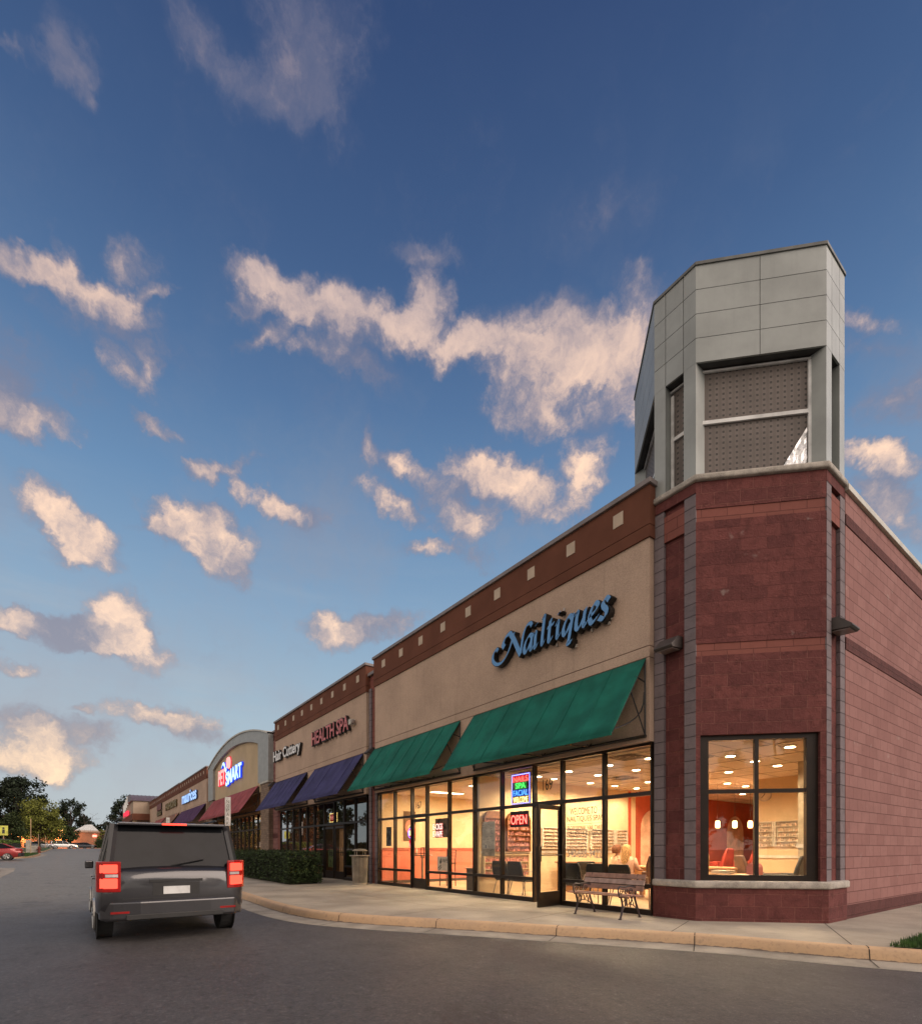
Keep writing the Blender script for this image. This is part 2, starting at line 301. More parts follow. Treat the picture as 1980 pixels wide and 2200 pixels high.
def kerbmat():
    m, gg, out = newmat('worn_tan_kerb_paint')
    p = gg.n('ShaderNodeNewGeometry').outputs['Position']; sp = gg.n('ShaderNodeSeparateXYZ'); gg.put(sp.inputs[0], p)
    n1 = gg.noise(p, 2.2, 5, .6); n2 = gg.noise(p, 22, 5, .7); n3 = gg.noise(p, 8, 4, .6)
    c = gg.mix(gg.sm(n1, .3, .75), (.58, .39, .23), (.48, .335, .21))
    c = gg.mix(gg.m('MULTIPLY', gg.sm(n2, .5, .72), .5), c, (.30, .20, .13))
    chip = gg.sm(gg.m('ADD', gg.m('MULTIPLY', gg.m('SUBTRACT', sp.outputs[2], .02), 18), n3), .62, .5)
    c = gg.mix(gg.m('MULTIPLY', chip, .85), c, (.13, .11, .10))
    c = gg.mix(gg.m('MULTIPLY', gg.sm(n3, .62, .72), .35), c, (.17, .14, .12))
    b = gg.n('ShaderNodeBsdfPrincipled'); gg.put(b.inputs['Base Color'], c); b.inputs['Roughness'].default_value = .75
    bn = gg.n('ShaderNodeBump'); bn.inputs['Strength'].default_value = .5; bn.inputs['Distance'].default_value = .01
    gg.put(bn.inputs['Height'], n2); gg.t.links.new(bn.outputs[0], b.inputs['Normal']); gg.t.links.new(b.outputs[0], out.inputs[0]); return m
KERB = kerbmat()
JOINT = M('joint', (.045, .036, .03), .95)
GRASS = M('grass_blades', (.035, .085, .012), .8, var=.3, vscale=5, island=.4)
SOIL = M('turf', (.045, .08, .018), .9, var=.3, vscale=3, bump=.6, bscale=60)
WHITEP = M('white_paint', (.7, .68, .64), .6)

# ------------------------------------------------------------------ mesh helpers
class MB:
    def __init__(s): s.v = []; s.f = []
    def add(s, vs, fs):
        k = len(s.v); s.v += [tuple(p) for p in vs]; s.f += [tuple(i+k for i in f) for f in fs]; return s
    def box(s, x0, x1, y0, y1, z0, z1):
        return s.add([(x0, y0, z0), (x1, y0, z0), (x1, y1, z0), (x0, y1, z0), (x0, y0, z1), (x1, y0, z1), (x1, y1, z1), (x0, y1, z1)],
                     [(0, 3, 2, 1), (4, 5, 6, 7), (0, 1, 5, 4), (1, 2, 6, 5), (2, 3, 7, 6), (3, 0, 4, 7)])
    def fbox(s, o, d, n, a0, a1, b0, b1, z0, z1):
        """box in a wall frame: o origin, d along, n outward; a along d, b along n"""
        def P(a, b, z): return (o[0]+d[0]*a+n[0]*b, o[1]+d[1]*a+n[1]*b, z)
        vs = [P(a0, b0, z0), P(a1, b0, z0), P(a1, b1, z0), P(a0, b1, z0), P(a0, b0, z1), P(a1, b0, z1), P(a1, b1, z1), P(a0, b1, z1)]
        fs = [(0, 3, 2, 1), (4, 5, 6, 7), (0, 1, 5, 4), (1, 2, 6, 5), (2, 3, 7, 6), (3, 0, 4, 7)]
        if d[0]*n[1]-d[1]*n[0] < 0: fs = [f[::-1] for f in fs]
        return s.add(vs, fs)
    def mbox(s, mat, sx, sy, sz):
        vs = [mat @ Vector((x*sx/2, y*sy/2, z*sz/2)) for z in (-1, 1) for x, y in ((-1, -1), (1, -1), (1, 1), (-1, 1))]
        return s.add(vs, [(0, 3, 2, 1), (4, 5, 6, 7), (0, 1, 5, 4), (1, 2, 6, 5), (2, 3, 7, 6), (3, 0, 4, 7)])
    def tube(s, pts, r, n=8, cap=True):
        pts = [Vector(p) for p in pts]; rs = r if isinstance(r, (list, tuple)) else [r]*len(pts)
        k = len(s.v); up = None
        for i, p in enumerate(pts):
            t = (pts[min(i+1, len(pts)-1)]-pts[max(i-1, 0)])
            if t.length < 1e-9: t = Vector((0, 0, 1))
            t.normalize()
            if up is None: up = Vector((0, 0, 1)) if abs(t.z) < .9 else Vector((1, 0, 0))
            a = t.cross(up)
            if a.length < 1e-4: a = t.cross(Vector((0, 1, 0)))
            a.normalize(); b = a.cross(t); up = b
            for j in range(n):
                an = 2*math.pi*j/n; s.v.append(tuple(p+(a*math.cos(an)+b*math.sin(an))*rs[i]))
        for i in range(len(pts)-1):
            for j in range(n):
                a0 = k+i*n+j; a1 = k+i*n+(j+1) % n; s.f.append((a0, a1, a1+n, a0+n))
        if cap:
            s.f.append(tuple(k+j for j in range(n))[::-1]); s.f.append(tuple(k+(len(pts)-1)*n+j for j in range(n)))
        return s
    def lathe(s, prof, c=(0, 0, 0), n=20, axis='z'):
        k = len(s.v)
        for r, z in prof:
            for j in range(n):
                a = 2*math.pi*j/n
                q = (r*math.cos(a), r*math.sin(a), z)
                if axis == 'x': q = (z, r*math.cos(a), r*math.sin(a))
                if axis == 'y': q = (r*math.cos(a), z, r*math.sin(a))
                s.v.append((q[0]+c[0], q[1]+c[1], q[2]+c[2]))
        for i in range(len(prof)-1):
            for j in range(n):
                a0 = k+i*n+j; a1 = k+i*n+(j+1) % n; s.f.append((a0, a1, a1+n, a0+n))
        s.f.append(tuple(k+j for j in range(n))[::-1]); s.f.append(tuple(k+(len(prof)-1)*n+j for j in range(n)))
        return s
    def prism(s, poly, fn, t0, t1):
        """poly: 2D outline; fn(a,b,t)->xyz"""
        n = len(poly); k = len(s.v)
        s.v += [tuple(fn(a, b, t0)) for a, b in poly]+[tuple(fn(a, b, t1)) for a, b in poly]
        s.f.append(tuple(range(k, k+n))); s.f.append(tuple(range(k+n, k+2*n))[::-1])
        for i in range(n):
            j = (i+1) % n; s.f.append((k+j, k+i, k+n+i, k+n+j))
        return s
    def build(s, name, mat, parent=None, smooth=False, bevel=0, seg=2, fix=True, sub=0):
        me = bpy.data.meshes.new(name)
        off = parent.get('_o', (0, 0, 0)) if parent else (0, 0, 0)
        me.from_pydata([(a-off[0], b-off[1], c-off[2]) for a, b, c in s.v], [], s.f)
        if fix:
            bm = bmesh.new(); bm.from_mesh(me); bmesh.ops.recalc_face_normals(bm, faces=bm.faces); bm.to_mesh(me); bm.free()
        me.materials.append(mat)
        if smooth:
            for p in me.polygons: p.use_smooth = True
            if smooth != 'all': me.set_sharp_from_angle(angle=R(40))
        o = bpy.data.objects.new(name, me); COL.objects.link(o)
        if parent: o.parent = parent; o['_o'] = off
        if bevel:
            b = o.modifiers.new('b', 'BEVEL'); b.width = bevel; b.segments = seg; b.limit_method = 'ANGLE'; b.angle_limit = R(35)
        if sub:
            b = o.modifiers.new('s', 'SUBSURF'); b.levels = sub; b.render_levels = sub
        return o
def tag(o, label=None, cat=None, group=None, kind=None):
    if label: o['label'] = label
    if cat: o['category'] = cat
    if group: o['group'] = group
    if kind: o['kind'] = kind
    return o
def root(name, loc, label, cat, group=None):
    o = bpy.data.objects.new(name, None); COL.objects.link(o); o.location = loc; o['_o'] = tuple(loc)
    o.empty_display_size = .1
    return tag(o, label, cat, group)
def st(o): o['kind'] = 'structure'; return o
def kids(o): return [c for c in bpy.data.objects if c.parent == o]
def dup(o, loc=None, rotz=None, label=None, parent=None, scale=None):
    c = o.copy(); COL.objects.link(c)
    if parent: c.parent = parent
    for ch in kids(o): dup(ch, parent=c)
    if loc is not None: c.location = loc; c['_o'] = tuple(loc)
    if rotz is not None: c.rotation_euler = (0, 0, rotz)
    if scale: c.scale = (scale,)*3
    if label: c['label'] = label
    return c
def text_mb(body, size, ext, fn, offset=0, shear=0, space=1, align='LEFT', bevel=0, sx=1, warp=None):
    cu = bpy.data.curves.new('t', 'FONT'); cu.body = body; cu.size = size; cu.extrude = ext/2; cu.offset = offset
    cu.shear = shear; cu.space_character = space; cu.align_x = align; cu.resolution_u = 4; cu.bevel_depth = bevel
    o = bpy.data.objects.new('t', cu); COL.objects.link(o); dg = bpy.context.evaluated_depsgraph_get()
    me = bpy.data.meshes.new_from_object(o.evaluated_get(dg)); mb = MB()
    vs = []
    for v in me.vertices:
        x, y, z = v.co.x*sx, v.co.y, v.co.z+ext/2
        if warp: x, y = warp(x, y)
        vs.append(fn(x, y, z))
    mb.add(vs, [tuple(p.vertices) for p in me.polygons])
    bpy.data.objects.remove(o); bpy.data.curves.remove(cu); bpy.data.meshes.remove(me)
    return mb
def width_of(body, size, offset=0, space=1):
    m = text_mb(body, size, .01, lambda x, y, z: (x, y, z), offset=offset, space=space)
    return max(v[0] for v in m.v)-min(v[0] for v in m.v)
def cat(pts, n=6):
    """Catmull-Rom through pts"""
    out = []; P = [pts[0]]+list(pts)+[pts[-1]]
    for i in range(1, len(P)-2):
        for k in range(n):
            t = k/n; q = []
            for d in range(len(P[0])):
                a, b, c, e = P[i-1][d], P[i][d], P[i+1][d], P[i+2][d]
                q.append(.5*((2*b)+(-a+c)*t+(2*a-5*b+4*c-e)*t*t+(-a+3*b-3*c+e)*t**3))
            out.append(tuple(q))
    out.append(tuple(pts[-1])); return out
def gz(x):
    s = max(0, -x-22); return min(0.0095*s+0.00006*s*s, 1.45)

# ------------------------------------------------------------------ ground, kerbs, walks
def frange(a, b, s):
    o = []
    while a < b-1e-6: o.append(a); a += s
    return o+[b]
xs = frange(-1200, -200, 100)+frange(-180, -20, 4)+frange(-16, 60, 4)+[200, 1200]
ys = [-1200, -300, -100, -40, -10, 3, 12, 60, 300, 1200]
mb = MB(); ny = len(ys)
mb.add([(x, y, gz(x)) for x in xs for y in ys], [(i*ny+j, (i+1)*ny+j, (i+1)*ny+j+1, i*ny+j+1) for i in range(len(xs)-1) for j in range(ny-1)])
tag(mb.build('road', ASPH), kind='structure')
KL = cat([(-118, 3.75), (-80, 3.7), (-50, 3.7), (-30, 3.7), (-18, 3.62), (-13.8, 3.5), (-11.2, 3.45), (-9.6, 3.62), (-8.4, 4.12), (-7.27, 4.82), (-6.3, 5.43), (-5.31, 6.01), (-4.42, 6.56), (-3.58, 7.02), (-2.5, 7.45), (-1.73, 7.83), (0, 8.75), (3, 10.6), (9, 15)], 8)
def offs(L, d):
    out = []
    for i, p in enumerate(L):
        a = Vector(L[max(i-1, 0)]); b = Vector(L[min(i+1, len(L)-1)]); t = (b-a).normalized(); n = Vector((-t.y, t.x)); out.append((p[0]+n.x*d, p[1]+n.y*d))
    return out
def sweep(L, prof, name, mat, parent=None):
    """prof: list of (offset to the left of travel, z)"""
    mb = MB(); rows = [offs(L, d) for d, z in prof]; n = len(prof)
    for i in range(len(L)):
        for k, (d, z) in enumerate(prof):
            x, y = rows[k][i]; mb.v.append((x, y, z+gz(L[i][0])))
    mb.f += [(i*n+k, (i+1)*n+k, (i+1)*n+k+1, i*n+k+1) for i in range(len(L)-1) for k in range(n-1)]
    return mb.build(name, mat, parent, smooth=True)
st(sweep(KL, [(-.045, .0), (-.035, .06), (-.015, .125), (.0, .142), (.03, .152), (.15, .154), (.16, .10)], 'kerb', KERB))
st(sweep(KL, [(-.50, .003), (-.495, .006), (-.04, .012)], 'gutter', GUT))
KI = offs(KL, .15)
def kin(x):
    for i in range(len(KI)-1):
        if KI[i][0] <= x <= KI[i+1][0]:
            t = (x-KI[i][0])/(KI[i+1][0]-KI[i][0]+1e-9); return KI[i][1]*(1-t)+KI[i+1][1]*t
    return KI[-1][1]
mb = MB(); cols = frange(-116, -12, 2)+frange(-11.5, -3.5, .25)+[-3.36, -3.35]+frange(-3.1, -2.0, .2)
for x in cols:
    y1 = 9.6 if x < -3.355 else 60
    y0 = kin(x)
    for k in range(5):
        mb.v.append((x, y0+(y1-y0)*k/4, gz(x)+.150))
mb.f += [(i*5+k, (i+1)*5+k, (i+1)*5+k+1, i*5+k+1) for i in range(len(cols)-1) for k in range(4)]
walk = tag(mb.build('sidewalk', WALK), kind='structure')
# score joints
mb = MB()
def jline(a, b, z=.153, w=.012):
    a = Vector(a); b = Vector(b); t = (b-a).normalized(); n = Vector((-t.y, t.x))*w/2
    k = 6; 
    for i in range(k):
        p = a+(b-a)*i/k; q = a+(b-a)*(i+1)/k
        mb.add([(p.x-n.x, p.y-n.y, z+gz(p.x)), (q.x-n.x, q.y-n.y, z+gz(q.x)), (q.x+n.x, q.y+n.y, z+gz(q.x)), (p.x+n.x, p.y+n.y, z+gz(p.x))], [(0, 1, 2, 3)])
for x0, x1 in ((-4.72, -4.25), (-6.9, -6.35), (-9.1, -8.2)):
    jline((x0, 8.1), (x1, kin(x1)))
jline((-3.28, 9.55), (-2.35, kin(-2.35))); jline((-3.28, 12.4), (-2, 12.4)); jline((-3.28, 15.5), (-2, 15.5))
for x in frange(-114, -11, 1.9): jline((x, 8.2), (x, kin(x)))
jline((-60, 5.9), (-9.3, 5.9)); jline((-9.3, 5.9), (-4.9, 7.7))
mb.build('expansion_joint', JOINT, walk)
# kerb and gutter joints
mb = MB()
acc_ = 0
for i in range(1, len(KL)-1):
    acc_ += (Vector(KL[i])-Vector(KL[i-1])).length
    if acc_ > 1.9 and KL[i][0] > -40:
        acc_ = 0
        a = Vector(KL[i-1]); b = Vector(KL[i+1]); t = (b-a).normalized(); n = Vector((-t.y, t.x)); p = Vector(KL[i]); t = t*.006
        for (d0, z0, d1, z1) in ((-.49, .010, -.047, .015), (-.049, .012, -.018, .128), (-.018, .128, .03, .1555), (.03, .1555, .15, .1575)):
            q = [p+n*d0-t, p+n*d0+t, p+n*d1+t, p+n*d1-t]; zz = (z0, z0, z1, z1)
            mb.add([(v.x, v.y, z+.002+gz(v.x)) for v, z in zip(q, zz)], [(0, 1, 2, 3)])
st(mb.build('kerb_joint', JOINT))
# lawn beyond the kerb return at the corner
mb = MB(); cols = frange(-2.0, 9, .5)
for x in cols:
    y0 = kin(x)+.02
    for k in range(5): mb.v.append((x, y0+(60-y0)*(k/4)**2, .158+.012*min(1, (x+2)*2)))
mb.f += [(i*5+k, (i+1)*5+k, (i+1)*5+k+1, i*5+k+1) for i in range(len(cols)-1) for k in range(4)]
st(mb.build('lawn', SOIL))
def blades(x0, x1, y0, y1, n, h, name, ok=None, z=.16):
    mb = MB()
    for _ in range(n):
        x = rnd.uniform(x0, x1); y = rnd.uniform(y0, y1)
        if ok and not ok(x, y): continue
        a = rnd.uniform(0, 6.28); w = .004+rnd.random()*.004; hh = h*rnd.uniform(.5, 1.3); l = rnd.uniform(0, .5)*hh; b = rnd.uniform(0, 6.28); zz = z+gz(x)
        mb.add([(x-w*math.cos(a), y-w*math.sin(a), zz), (x+w*math.cos(a), y+w*math.sin(a), zz), (x+l*math.cos(b), y+l*math.sin(b), zz+hh)], [(0, 1, 2)])
    return tag(mb.build(name, GRASS, fix=False), kind='stuff')
blades(-2.03, 0.5, 7.8, 12, 26000, .06, 'grass', ok=lambda x, y: y > kin(x)+.02)
# ================================================================== corner building
WP = lambda y0: (lambda x, y, z: (x, y0-z, y))
LX, RX = -15.98, -5.45          # stucco wall of the corner unit
WY, GY = 8.09, 8.24             # wall plane, glass plane
corner = root('corner_shop_building', (-10, 12, .15), 'brick cornered shop building with octagonal metal turret and two green awnings', 'building')
def stucco_wall(par, x0, x1, zb, z1, z2, zt, ztop, wy=WY, mat=None, z0g=0):
    mat = mat or STUCCO
    mb = MB(); d = .35
    mb.box(x0, x1, wy, wy+d, zb, z1-.008); mb.box(x0, x1, wy, wy+d, z1+.008, z2-.008); mb.box(x0, x1, wy, wy+d, z2+.008, zt)
    mb.build('wall', mat, par)
    MB().box(x0+.01, x1-.01, wy+.012, wy+d-.01, zb+.02, zt-.02).build('wall_groove', GROOVE, par)
    mb = MB(); mb.box(x0-.03, x1+.03, wy-.035, wy+d, zt, zt+.21); mb.box(x0-.03, x1+.03, wy-.035, wy+d, zt+.222, ztop-.09)
    mb.build('parapet_band', BROWN, par)
    mb = MB(); mb.box(x0-.07, x1+.07, wy-.085, wy+d+.04, ztop-.09, ztop)
    mb.build('coping', COPING, par, bevel=.008)
def tiles(par, xs_, z, wy, s=.11):
    for x in xs_: MB().box(x-s, x+s, wy-.046, wy-.02, z-s-.01, z+s+.01).build('accent_tile', TILE, par)
stucco_wall(corner, LX, RX, 3.24, 4.72, 4.92, 6.82, 7.82)
tiles(corner, [-6.08-1.152*i for i in range(9)], 7.42, WY)
# header soffit behind the wall foot
MB().box(LX, RX, WY+.35, GY+.3, 3.26, 3.6).build('header', STUCCO, corner)
# storefront ---------------------------------------------------------
def storefront_bay(par, x0, x1, zs, y, z0, door=None, glass=GLASS, name='window'):
    """zs: heights of the horizontal bars above z0 sill; one window with frame and panes"""
    w = .028; mb = MB(); dd = .055
    mb.box(x0, x0+w, y-dd, y+dd, z0, zs[-1]); mb.box(x1-w, x1, y-dd, y+dd, z0, zs[-1])
    bars = [(z0, z0+.10)]+[(z-.035, z+.035) for z in zs[:-1]]+[(zs[-1]-.05, zs[-1])]
    for a, b in bars: mb.box(x0+w, x1-w, y-dd+.004, y+dd-.004, a, b)
    o = mb.build(name, BRONZE, par)
    p = MB()
    for (a, b), (c, d) in zip(bars[:-1], bars[1:]): p.box(x0+w-.004, x1-w+.004, y-.004, y+.004, b-.004, c+.004)
    p.build('pane', glass, o); return o
E_ = [-15.97, -14.84, -13.77, -12.92, -11.78, -10.65, -9.57, -8.46, -7.62, -6.53, -5.47]
for i in range(10):
    if i in (2, 7):   # doorways: transom light above a bar
        o = storefront_bay(corner, E_[i], E_[i+1], [3.24], GY, 2.28)
    else: storefront_bay(corner, E_[i], E_[i+1], [.67, 2.33, 3.24], GY, .15)
for a, b in ((-12.95, -12.90), (-13.79, -13.74), (-8.48, -8.43), (-7.65, -7.60)): MB().box(a, b, GY-.055, GY+.055, .15, 2.28).build('door_jamb', BRONZE, corner)
def door_leaf(par, w=.80, h=2.08, mirror=1):
    """leaf along +x from the hinge at origin, in its own axes; returned objects are placed by the parent"""
    o = MB().box(0, .07*1, -.022, .022, 0, h).box(w-.07, w, -.022, .022, 0, h).box(.07, w-.07, -.021, .021, h-.09, h).box(.07, w-.07, -.021, .021, 0, .30).build('door', BRONZE)
    MB().box(.066, w-.066, -.004, .004, .296, h-.086).build('pane', GLASS, o)
    hd = MB()
    hd.tube([(w-.05, -.02, .92), (w-.05, -.075, .92), (w-.05, -.075, 1.22), (w-.05, -.02, 1.22)], .012, 8)
    hd.tube([(w-.05, -.075, .92), (w-.22, -.075, .92), (w-.22, -.075, 1.22), (w-.05, -.075, 1.22)], .009, 8)
    hd.build('handle', BLACK, o)
    MB().tube([(.03, .05, 1.05), (w-.03, .05, 1.05)], .013, 8).build('push_bar', BLACK, o)
    for z in (.25, 1.8): MB().tube([(0, -.035, z), (0, -.035, z+.12)], .014, 8).build('hinge', BLACK, o)
    return o
d1 = door_leaf(corner); d1.parent = corner; d1.location = (-12.95+10, GY-12, .01); d1.scale = (-1, 1, 1)
d1.location = (-13.74+10, GY-12, .01); d1.scale = (1, 1, 1)
d2 = door_leaf(corner); d2.parent = corner; d2.location = (-7.66+10, GY-.03-12, .01); d2.rotation_euler = (0, 0, R(-81)); d2['label'] = 'glass shop door standing wide open'
# house numbers
NUM = M('dark_vinyl', (.03, .03, .03), .6); VINYL = M('grey_vinyl', (.13, .10, .08), .7)
def fit_text(body, x0, x1, z0, z1, fn, ext=.004, bold=0, shear=0, warp=None, space=1):
    t = text_mb(body, 1, 1, lambda x, y, z: (x, y, z), offset=bold, shear=shear, space=space)
    a = min(v[0] for v in t.v); b = max(v[0] for v in t.v); c = min(v[1] for v in t.v); d = max(v[1] for v in t.v)
    mb = MB(); out = []
    for x, y, z in t.v:
        u = (x-a)/(b-a); v = (y-c)/(d-c)
        if warp: u, v = warp(u, v)
        out.append(fn(x0+(x1-x0)*u, z0+(z1-z0)*v, z*ext))
    mb.add(out, t.f); return mb
fit_text('167', -13.56, -13.24, 2.55, 2.76, WP(GY-.006), .002).build('house_number', NUM, corner)
fit_text('169', -8.20, -7.92, 2.62, 2.86, WP(GY-.006), .002).build('house_number', NUM, corner)
mb = MB()
for tx, a, b, z0, z1 in (('WELCOME TO', -7.42, -6.72, 2.04, 2.18), ('NAILTIQUES SPA!', -7.50, -6.60, 1.88, 2.01), ('PROFESSIONAL NAIL CARE', -7.49, -6.60, 1.72, 1.81), ('FOR LADIES & GENTLEMEN', -7.49, -6.60, 1.61, 1.70)):
    q = fit_text(tx, a, b, z0, z1, WP(GY-.006), .002); mb.add(q.v, q.f)
mb.box(-7.49, -6.60, GY-.008, GY-.006, 1.845, 1.851)
mb.build('window_lettering', VINYL, corner)
fit_text('540-668-9422', -7.49, -6.60, 1.16, 1.33, WP(GY-.006), .002, space=1).build('window_lettering', M('pale_vinyl', (.6, .52, .45), .7), corner)
# left pier, recessed between this unit and the next
MB().box(-16.62, -15.96, 8.22, 8.6, .1, 7.35).build('pier', SMOOTHR, corner)
MB().box(-16.60, -16.42, 8.17, 8.219, .1, 6.9).box(-16.14, -15.99, 8.17, 8.219, .1, 6.9).build('pier_strip', STRIP, corner)
MB().box(-16.63, -15.95, 8.12, 8.6, 7.352, 7.45).build('coping', COPING, corner)
# side wall ----------------------------------------------------------
SX = -3.277
MB().box(SX-.3, SX, 10.42, 34, .1, 4.70).box(SX-.3, SX, 10.42, 34, 4.91, 6.80).box(SX-.3, SX, 10.42, 34, 6.98, 7.36).build('side_wall', PINK, corner)
MB().box(SX-.3, SX+.012, 10.42, 34, 4.702, 4.908).box(SX-.3, SX+.012, 10.42, 34, 6.802, 6.978).build('side_band', DARKBAND, corner)
MB().box(SX-.02, SX+.015, 10.43, 34, .1, .38).build('base_course', DARKBAND, corner)
MB().box(SX-.36, SX+.06, 10.40, 34, 7.362, 7.47).build('coping', CAPLIGHT, corner, bevel=.01)
MB().box(-16, SX-.3, 33.7, 34, .1, 7.36).build('rear_wall', PINK, corner)
MB().prism([(-15.9, 8.5), (-4.82, 8.5), (-3.62, 9.72), (-3.62, 33.7), (-15.9, 33.7)], lambda a, b, t: (a, b, t), 6.6, 6.7).build('roof', M('roof_membrane', (.2, .19, .18), .9), corner)
# turret base --------------------------------------------------------
OA, OB, OC, OD, OE, OF, OG, OH = [(-5.44, 8.22), (-4.67, 8.22), (-3.277, 9.613), (-3.277, 10.383), (-4.67, 11.776), (-5.44, 11.776), (-6.833, 10.383), (-6.833, 9.613)]
OCT = [OA, OB, OC, OD, OE, OF, OG, OH]
def fr(p, q):
    d = Vector((q[0]-p[0], q[1]-p[1])); L = d.length; d.normalize(); return p, (d.x, d.y), (d.y, -d.x), L
s2 = 2**.5
f1, f2, f3 = fr(OA, OB), fr(OB, OC), fr(OC, OD)
def octring(mb, pts, z0, z1, out, inn=.3, close=False):
    """band following the facets with mitred corners"""
    n = len(pts)
    def of(i, d):
        p = Vector(pts[i])
        if close or 0 < i < n-1:
            a = (p-Vector(pts[i-1])).normalized(); b = (Vector(pts[(i+1) % n])-p).normalized()
        elif i == 0: a = b = (Vector(pts[1])-p).normalized()
        else: a = b = (p-Vector(pts[i-1])).normalized()
        na = Vector((a.y, -a.x)); nb = Vector((b.y, -b.x)); m = (na+nb).normalized(); return p+m*d/max(.3, m.dot(na))
    k = len(mb.v)
    for i in range(n):
        o = of(i, out); q = of(i, -inn); mb.v += [(o.x, o.y, z0), (o.x, o.y, z1), (q.x, q.y, z1), (q.x, q.y, z0)]
    rng = range(n) if close else range(n-1)
    for i in rng:
        a = k+4*i; b = k+4*((i+1) % n)
        for j in range(4): mb.f.append((a+j, b+j, b+(j+1) % 4, a+(j+1) % 4))
    if not close: mb.f.append((k, k+1, k+2, k+3)); mb.f.append(tuple(k+4*(n-1)+j for j in (3, 2, 1, 0)))
    return mb
four = [OA, OB, OC, OD]
octring(MB(), four, .08, .69, .035).build('base_course', SPLIT, corner)
def stonering(z0, z1, out, nm='sill_course'):
    mb = MB()
    prof = [(out-.03, z0), (out, z0+.02), (out+.012, (z0+z1)/2), (out, z1-.025), (out-.035, z1)]
    for (a, za), (b, zb) in zip(prof[:-1], prof[1:]):
        pass
    octring(mb, four, z0, z1, out, .1)
    o = mb.build(nm, STONECAP, corner, bevel=.03, seg=3, smooth='all'); return o
stonering(.692, .812, .085)
# facet with the window
o_, d_, n_, L_ = f2
WZ0, WZ1, WA0, WA1 = .814, 3.21, .07, 1.88
for q in ((.0, WA0, WZ0, WZ1), (WA1, L_, WZ0, WZ1), (0, L_, WZ1+.001, 4.518), (0, L_, 6.945, 7.395)): MB().fbox(o_, d_, n_, q[0], q[1], -.3, 0, q[2], q[3]).build('split_face_wall', SPLIT, corner)
MB().fbox(o_, d_, n_, 0, L_, -.3, .0, 4.722, 6.735).build('split_face_wall', SPLITW, corner)
for q in ((4.52, 4.72), (6.737, 6.943)): MB().fbox(o_, d_, n_, 0, L_, -.3, -.012, *q).build('smooth_band', SMOOTHR, corner)
for (o1, d1_, n1, L1), nm in ((f1, 0), (f3, 1)):
    MB().fbox(o1, d1_, n1, 0.001, L1-.001, -.3, -.055, .8, 7.395).build('recessed_panel', SPLIT, corner)
    MB().fbox(o1, d1_, n1, .19, L1-.20, -.3, -.004, 6.66, 7.1).build('lintel_block', SMOOTHR, corner)
    MB().fbox(o1, d1_, n1, .0, L1, -.3, .003, 7.22, 7.395).build('top_course', SPLIT, corner)
    MB().fbox(o1, d1_, n1, .0, .19, -.3, .004, .80, 7.21).fbox(o1, d1_, n1, L1-.20, L1, -.3, .004, .80, 7.21).build('pilaster_strip', STRIP, corner)
octring(MB(), four, 7.397, 7.50, .06, .35).build('cap_course', STONECAP, corner, bevel=.03, seg=3, smooth='all')
# window in the angled facet
mb = MB(); yb0, yb1 = -.17, -.07
mb.fbox(o_, d_, n_, WA0, WA0+.15, yb0, yb1, WZ0, WZ1).fbox(o_, d_, n_, WA1-.17, WA1, yb0, yb1, WZ0, WZ1)
mb.fbox(o_, d_, n_, WA0+.15, WA1-.17, yb0, yb1-.002, WZ0, WZ0+.09).fbox(o_, d_, n_, WA0+.15, WA1-.17, yb0, yb1-.002, WZ1-.08, WZ1)
mb.fbox(o_, d_, n_, .935, .995, yb0+.02, yb1-.01, WZ0+.09, WZ1-.08)
mb.fbox(o_, d_, n_, WA0+.15, .935, yb0+.02, yb1-.012, 2.255, 2.32).fbox(o_, d_, n_, .995, WA1-.17, yb0+.02, yb1-.012, 2.255, 2.32)
wnd = mb.build('window', BRONZE, corner)
MB().fbox(o_, d_, n_, WA0+.14, WA1-.16, -.125, -.118, WZ0+.08, WZ1-.07).build('pane', GLASS, wnd)
# turret crown -------------------------------------------------------
ZC0, ZC1 = 9.37, 10.975
octring(MB(), OCT, ZC0+.004, ZC1-.01, -.012, .12, True).build('crown_core', PANELDARK, corner)
mb = MB(); rh = (ZC1-ZC0)/4; gp = .010
for i in range(8):
    o1, d1_, n1, L1 = fr(OCT[i], OCT[(i+1) % 8])
    cuts = [0, L1/2, L1] if L1 > 1 else [0, .22, .55, L1]
    for a, b in zip(cuts[:-1], cuts[1:]):
        for r in range(4):
            mb.fbox(o1, d1_, n1, a+(gp/2 if a > 0 else 0), b-(gp/2 if b < L1 else 0), -.03, 0, ZC0+rh*r+(gp/2 if r else 0), ZC0+rh*(r+1)-(gp/2 if r < 3 else 0))
mb.build('crown_panel', PANEL, corner)
octring(MB(), OCT, ZC1-.004, ZC1+.045, .02, .16, True).build('crown_coping', M('grey_coping', (.13, .135, .13), .5, metal=.3), corner)
mb = MB(); pts = [(p[0]*.96-5.055*.04, p[1]*.96+9.998*.04, ZC1-.12) for p in OCT]; mb.add(pts, [tuple(range(8))]); mb.build('crown_roof', PANELDARK, corner)
mb = MB(); mb.add([(p[0]*.97-5.055*.03, p[1]*.97+9.998*.03, ZC0+.02) for p in OCT], [tuple(range(8))]); mb.build('crown_ceiling', M('dark_ceiling', (.08, .075, .07), .9), corner)
for i in (0, 2, 4, 6):
    o1, d1_, n1, L1 = fr(OCT[i], OCT[i+1])
    for a, b in ((0, .215), (.555, L1)):
        MB().fbox(o1, d1_, n1, a, b, -.34, -.002, 7.49, ZC0).build('crown_post', PANEL, corner)
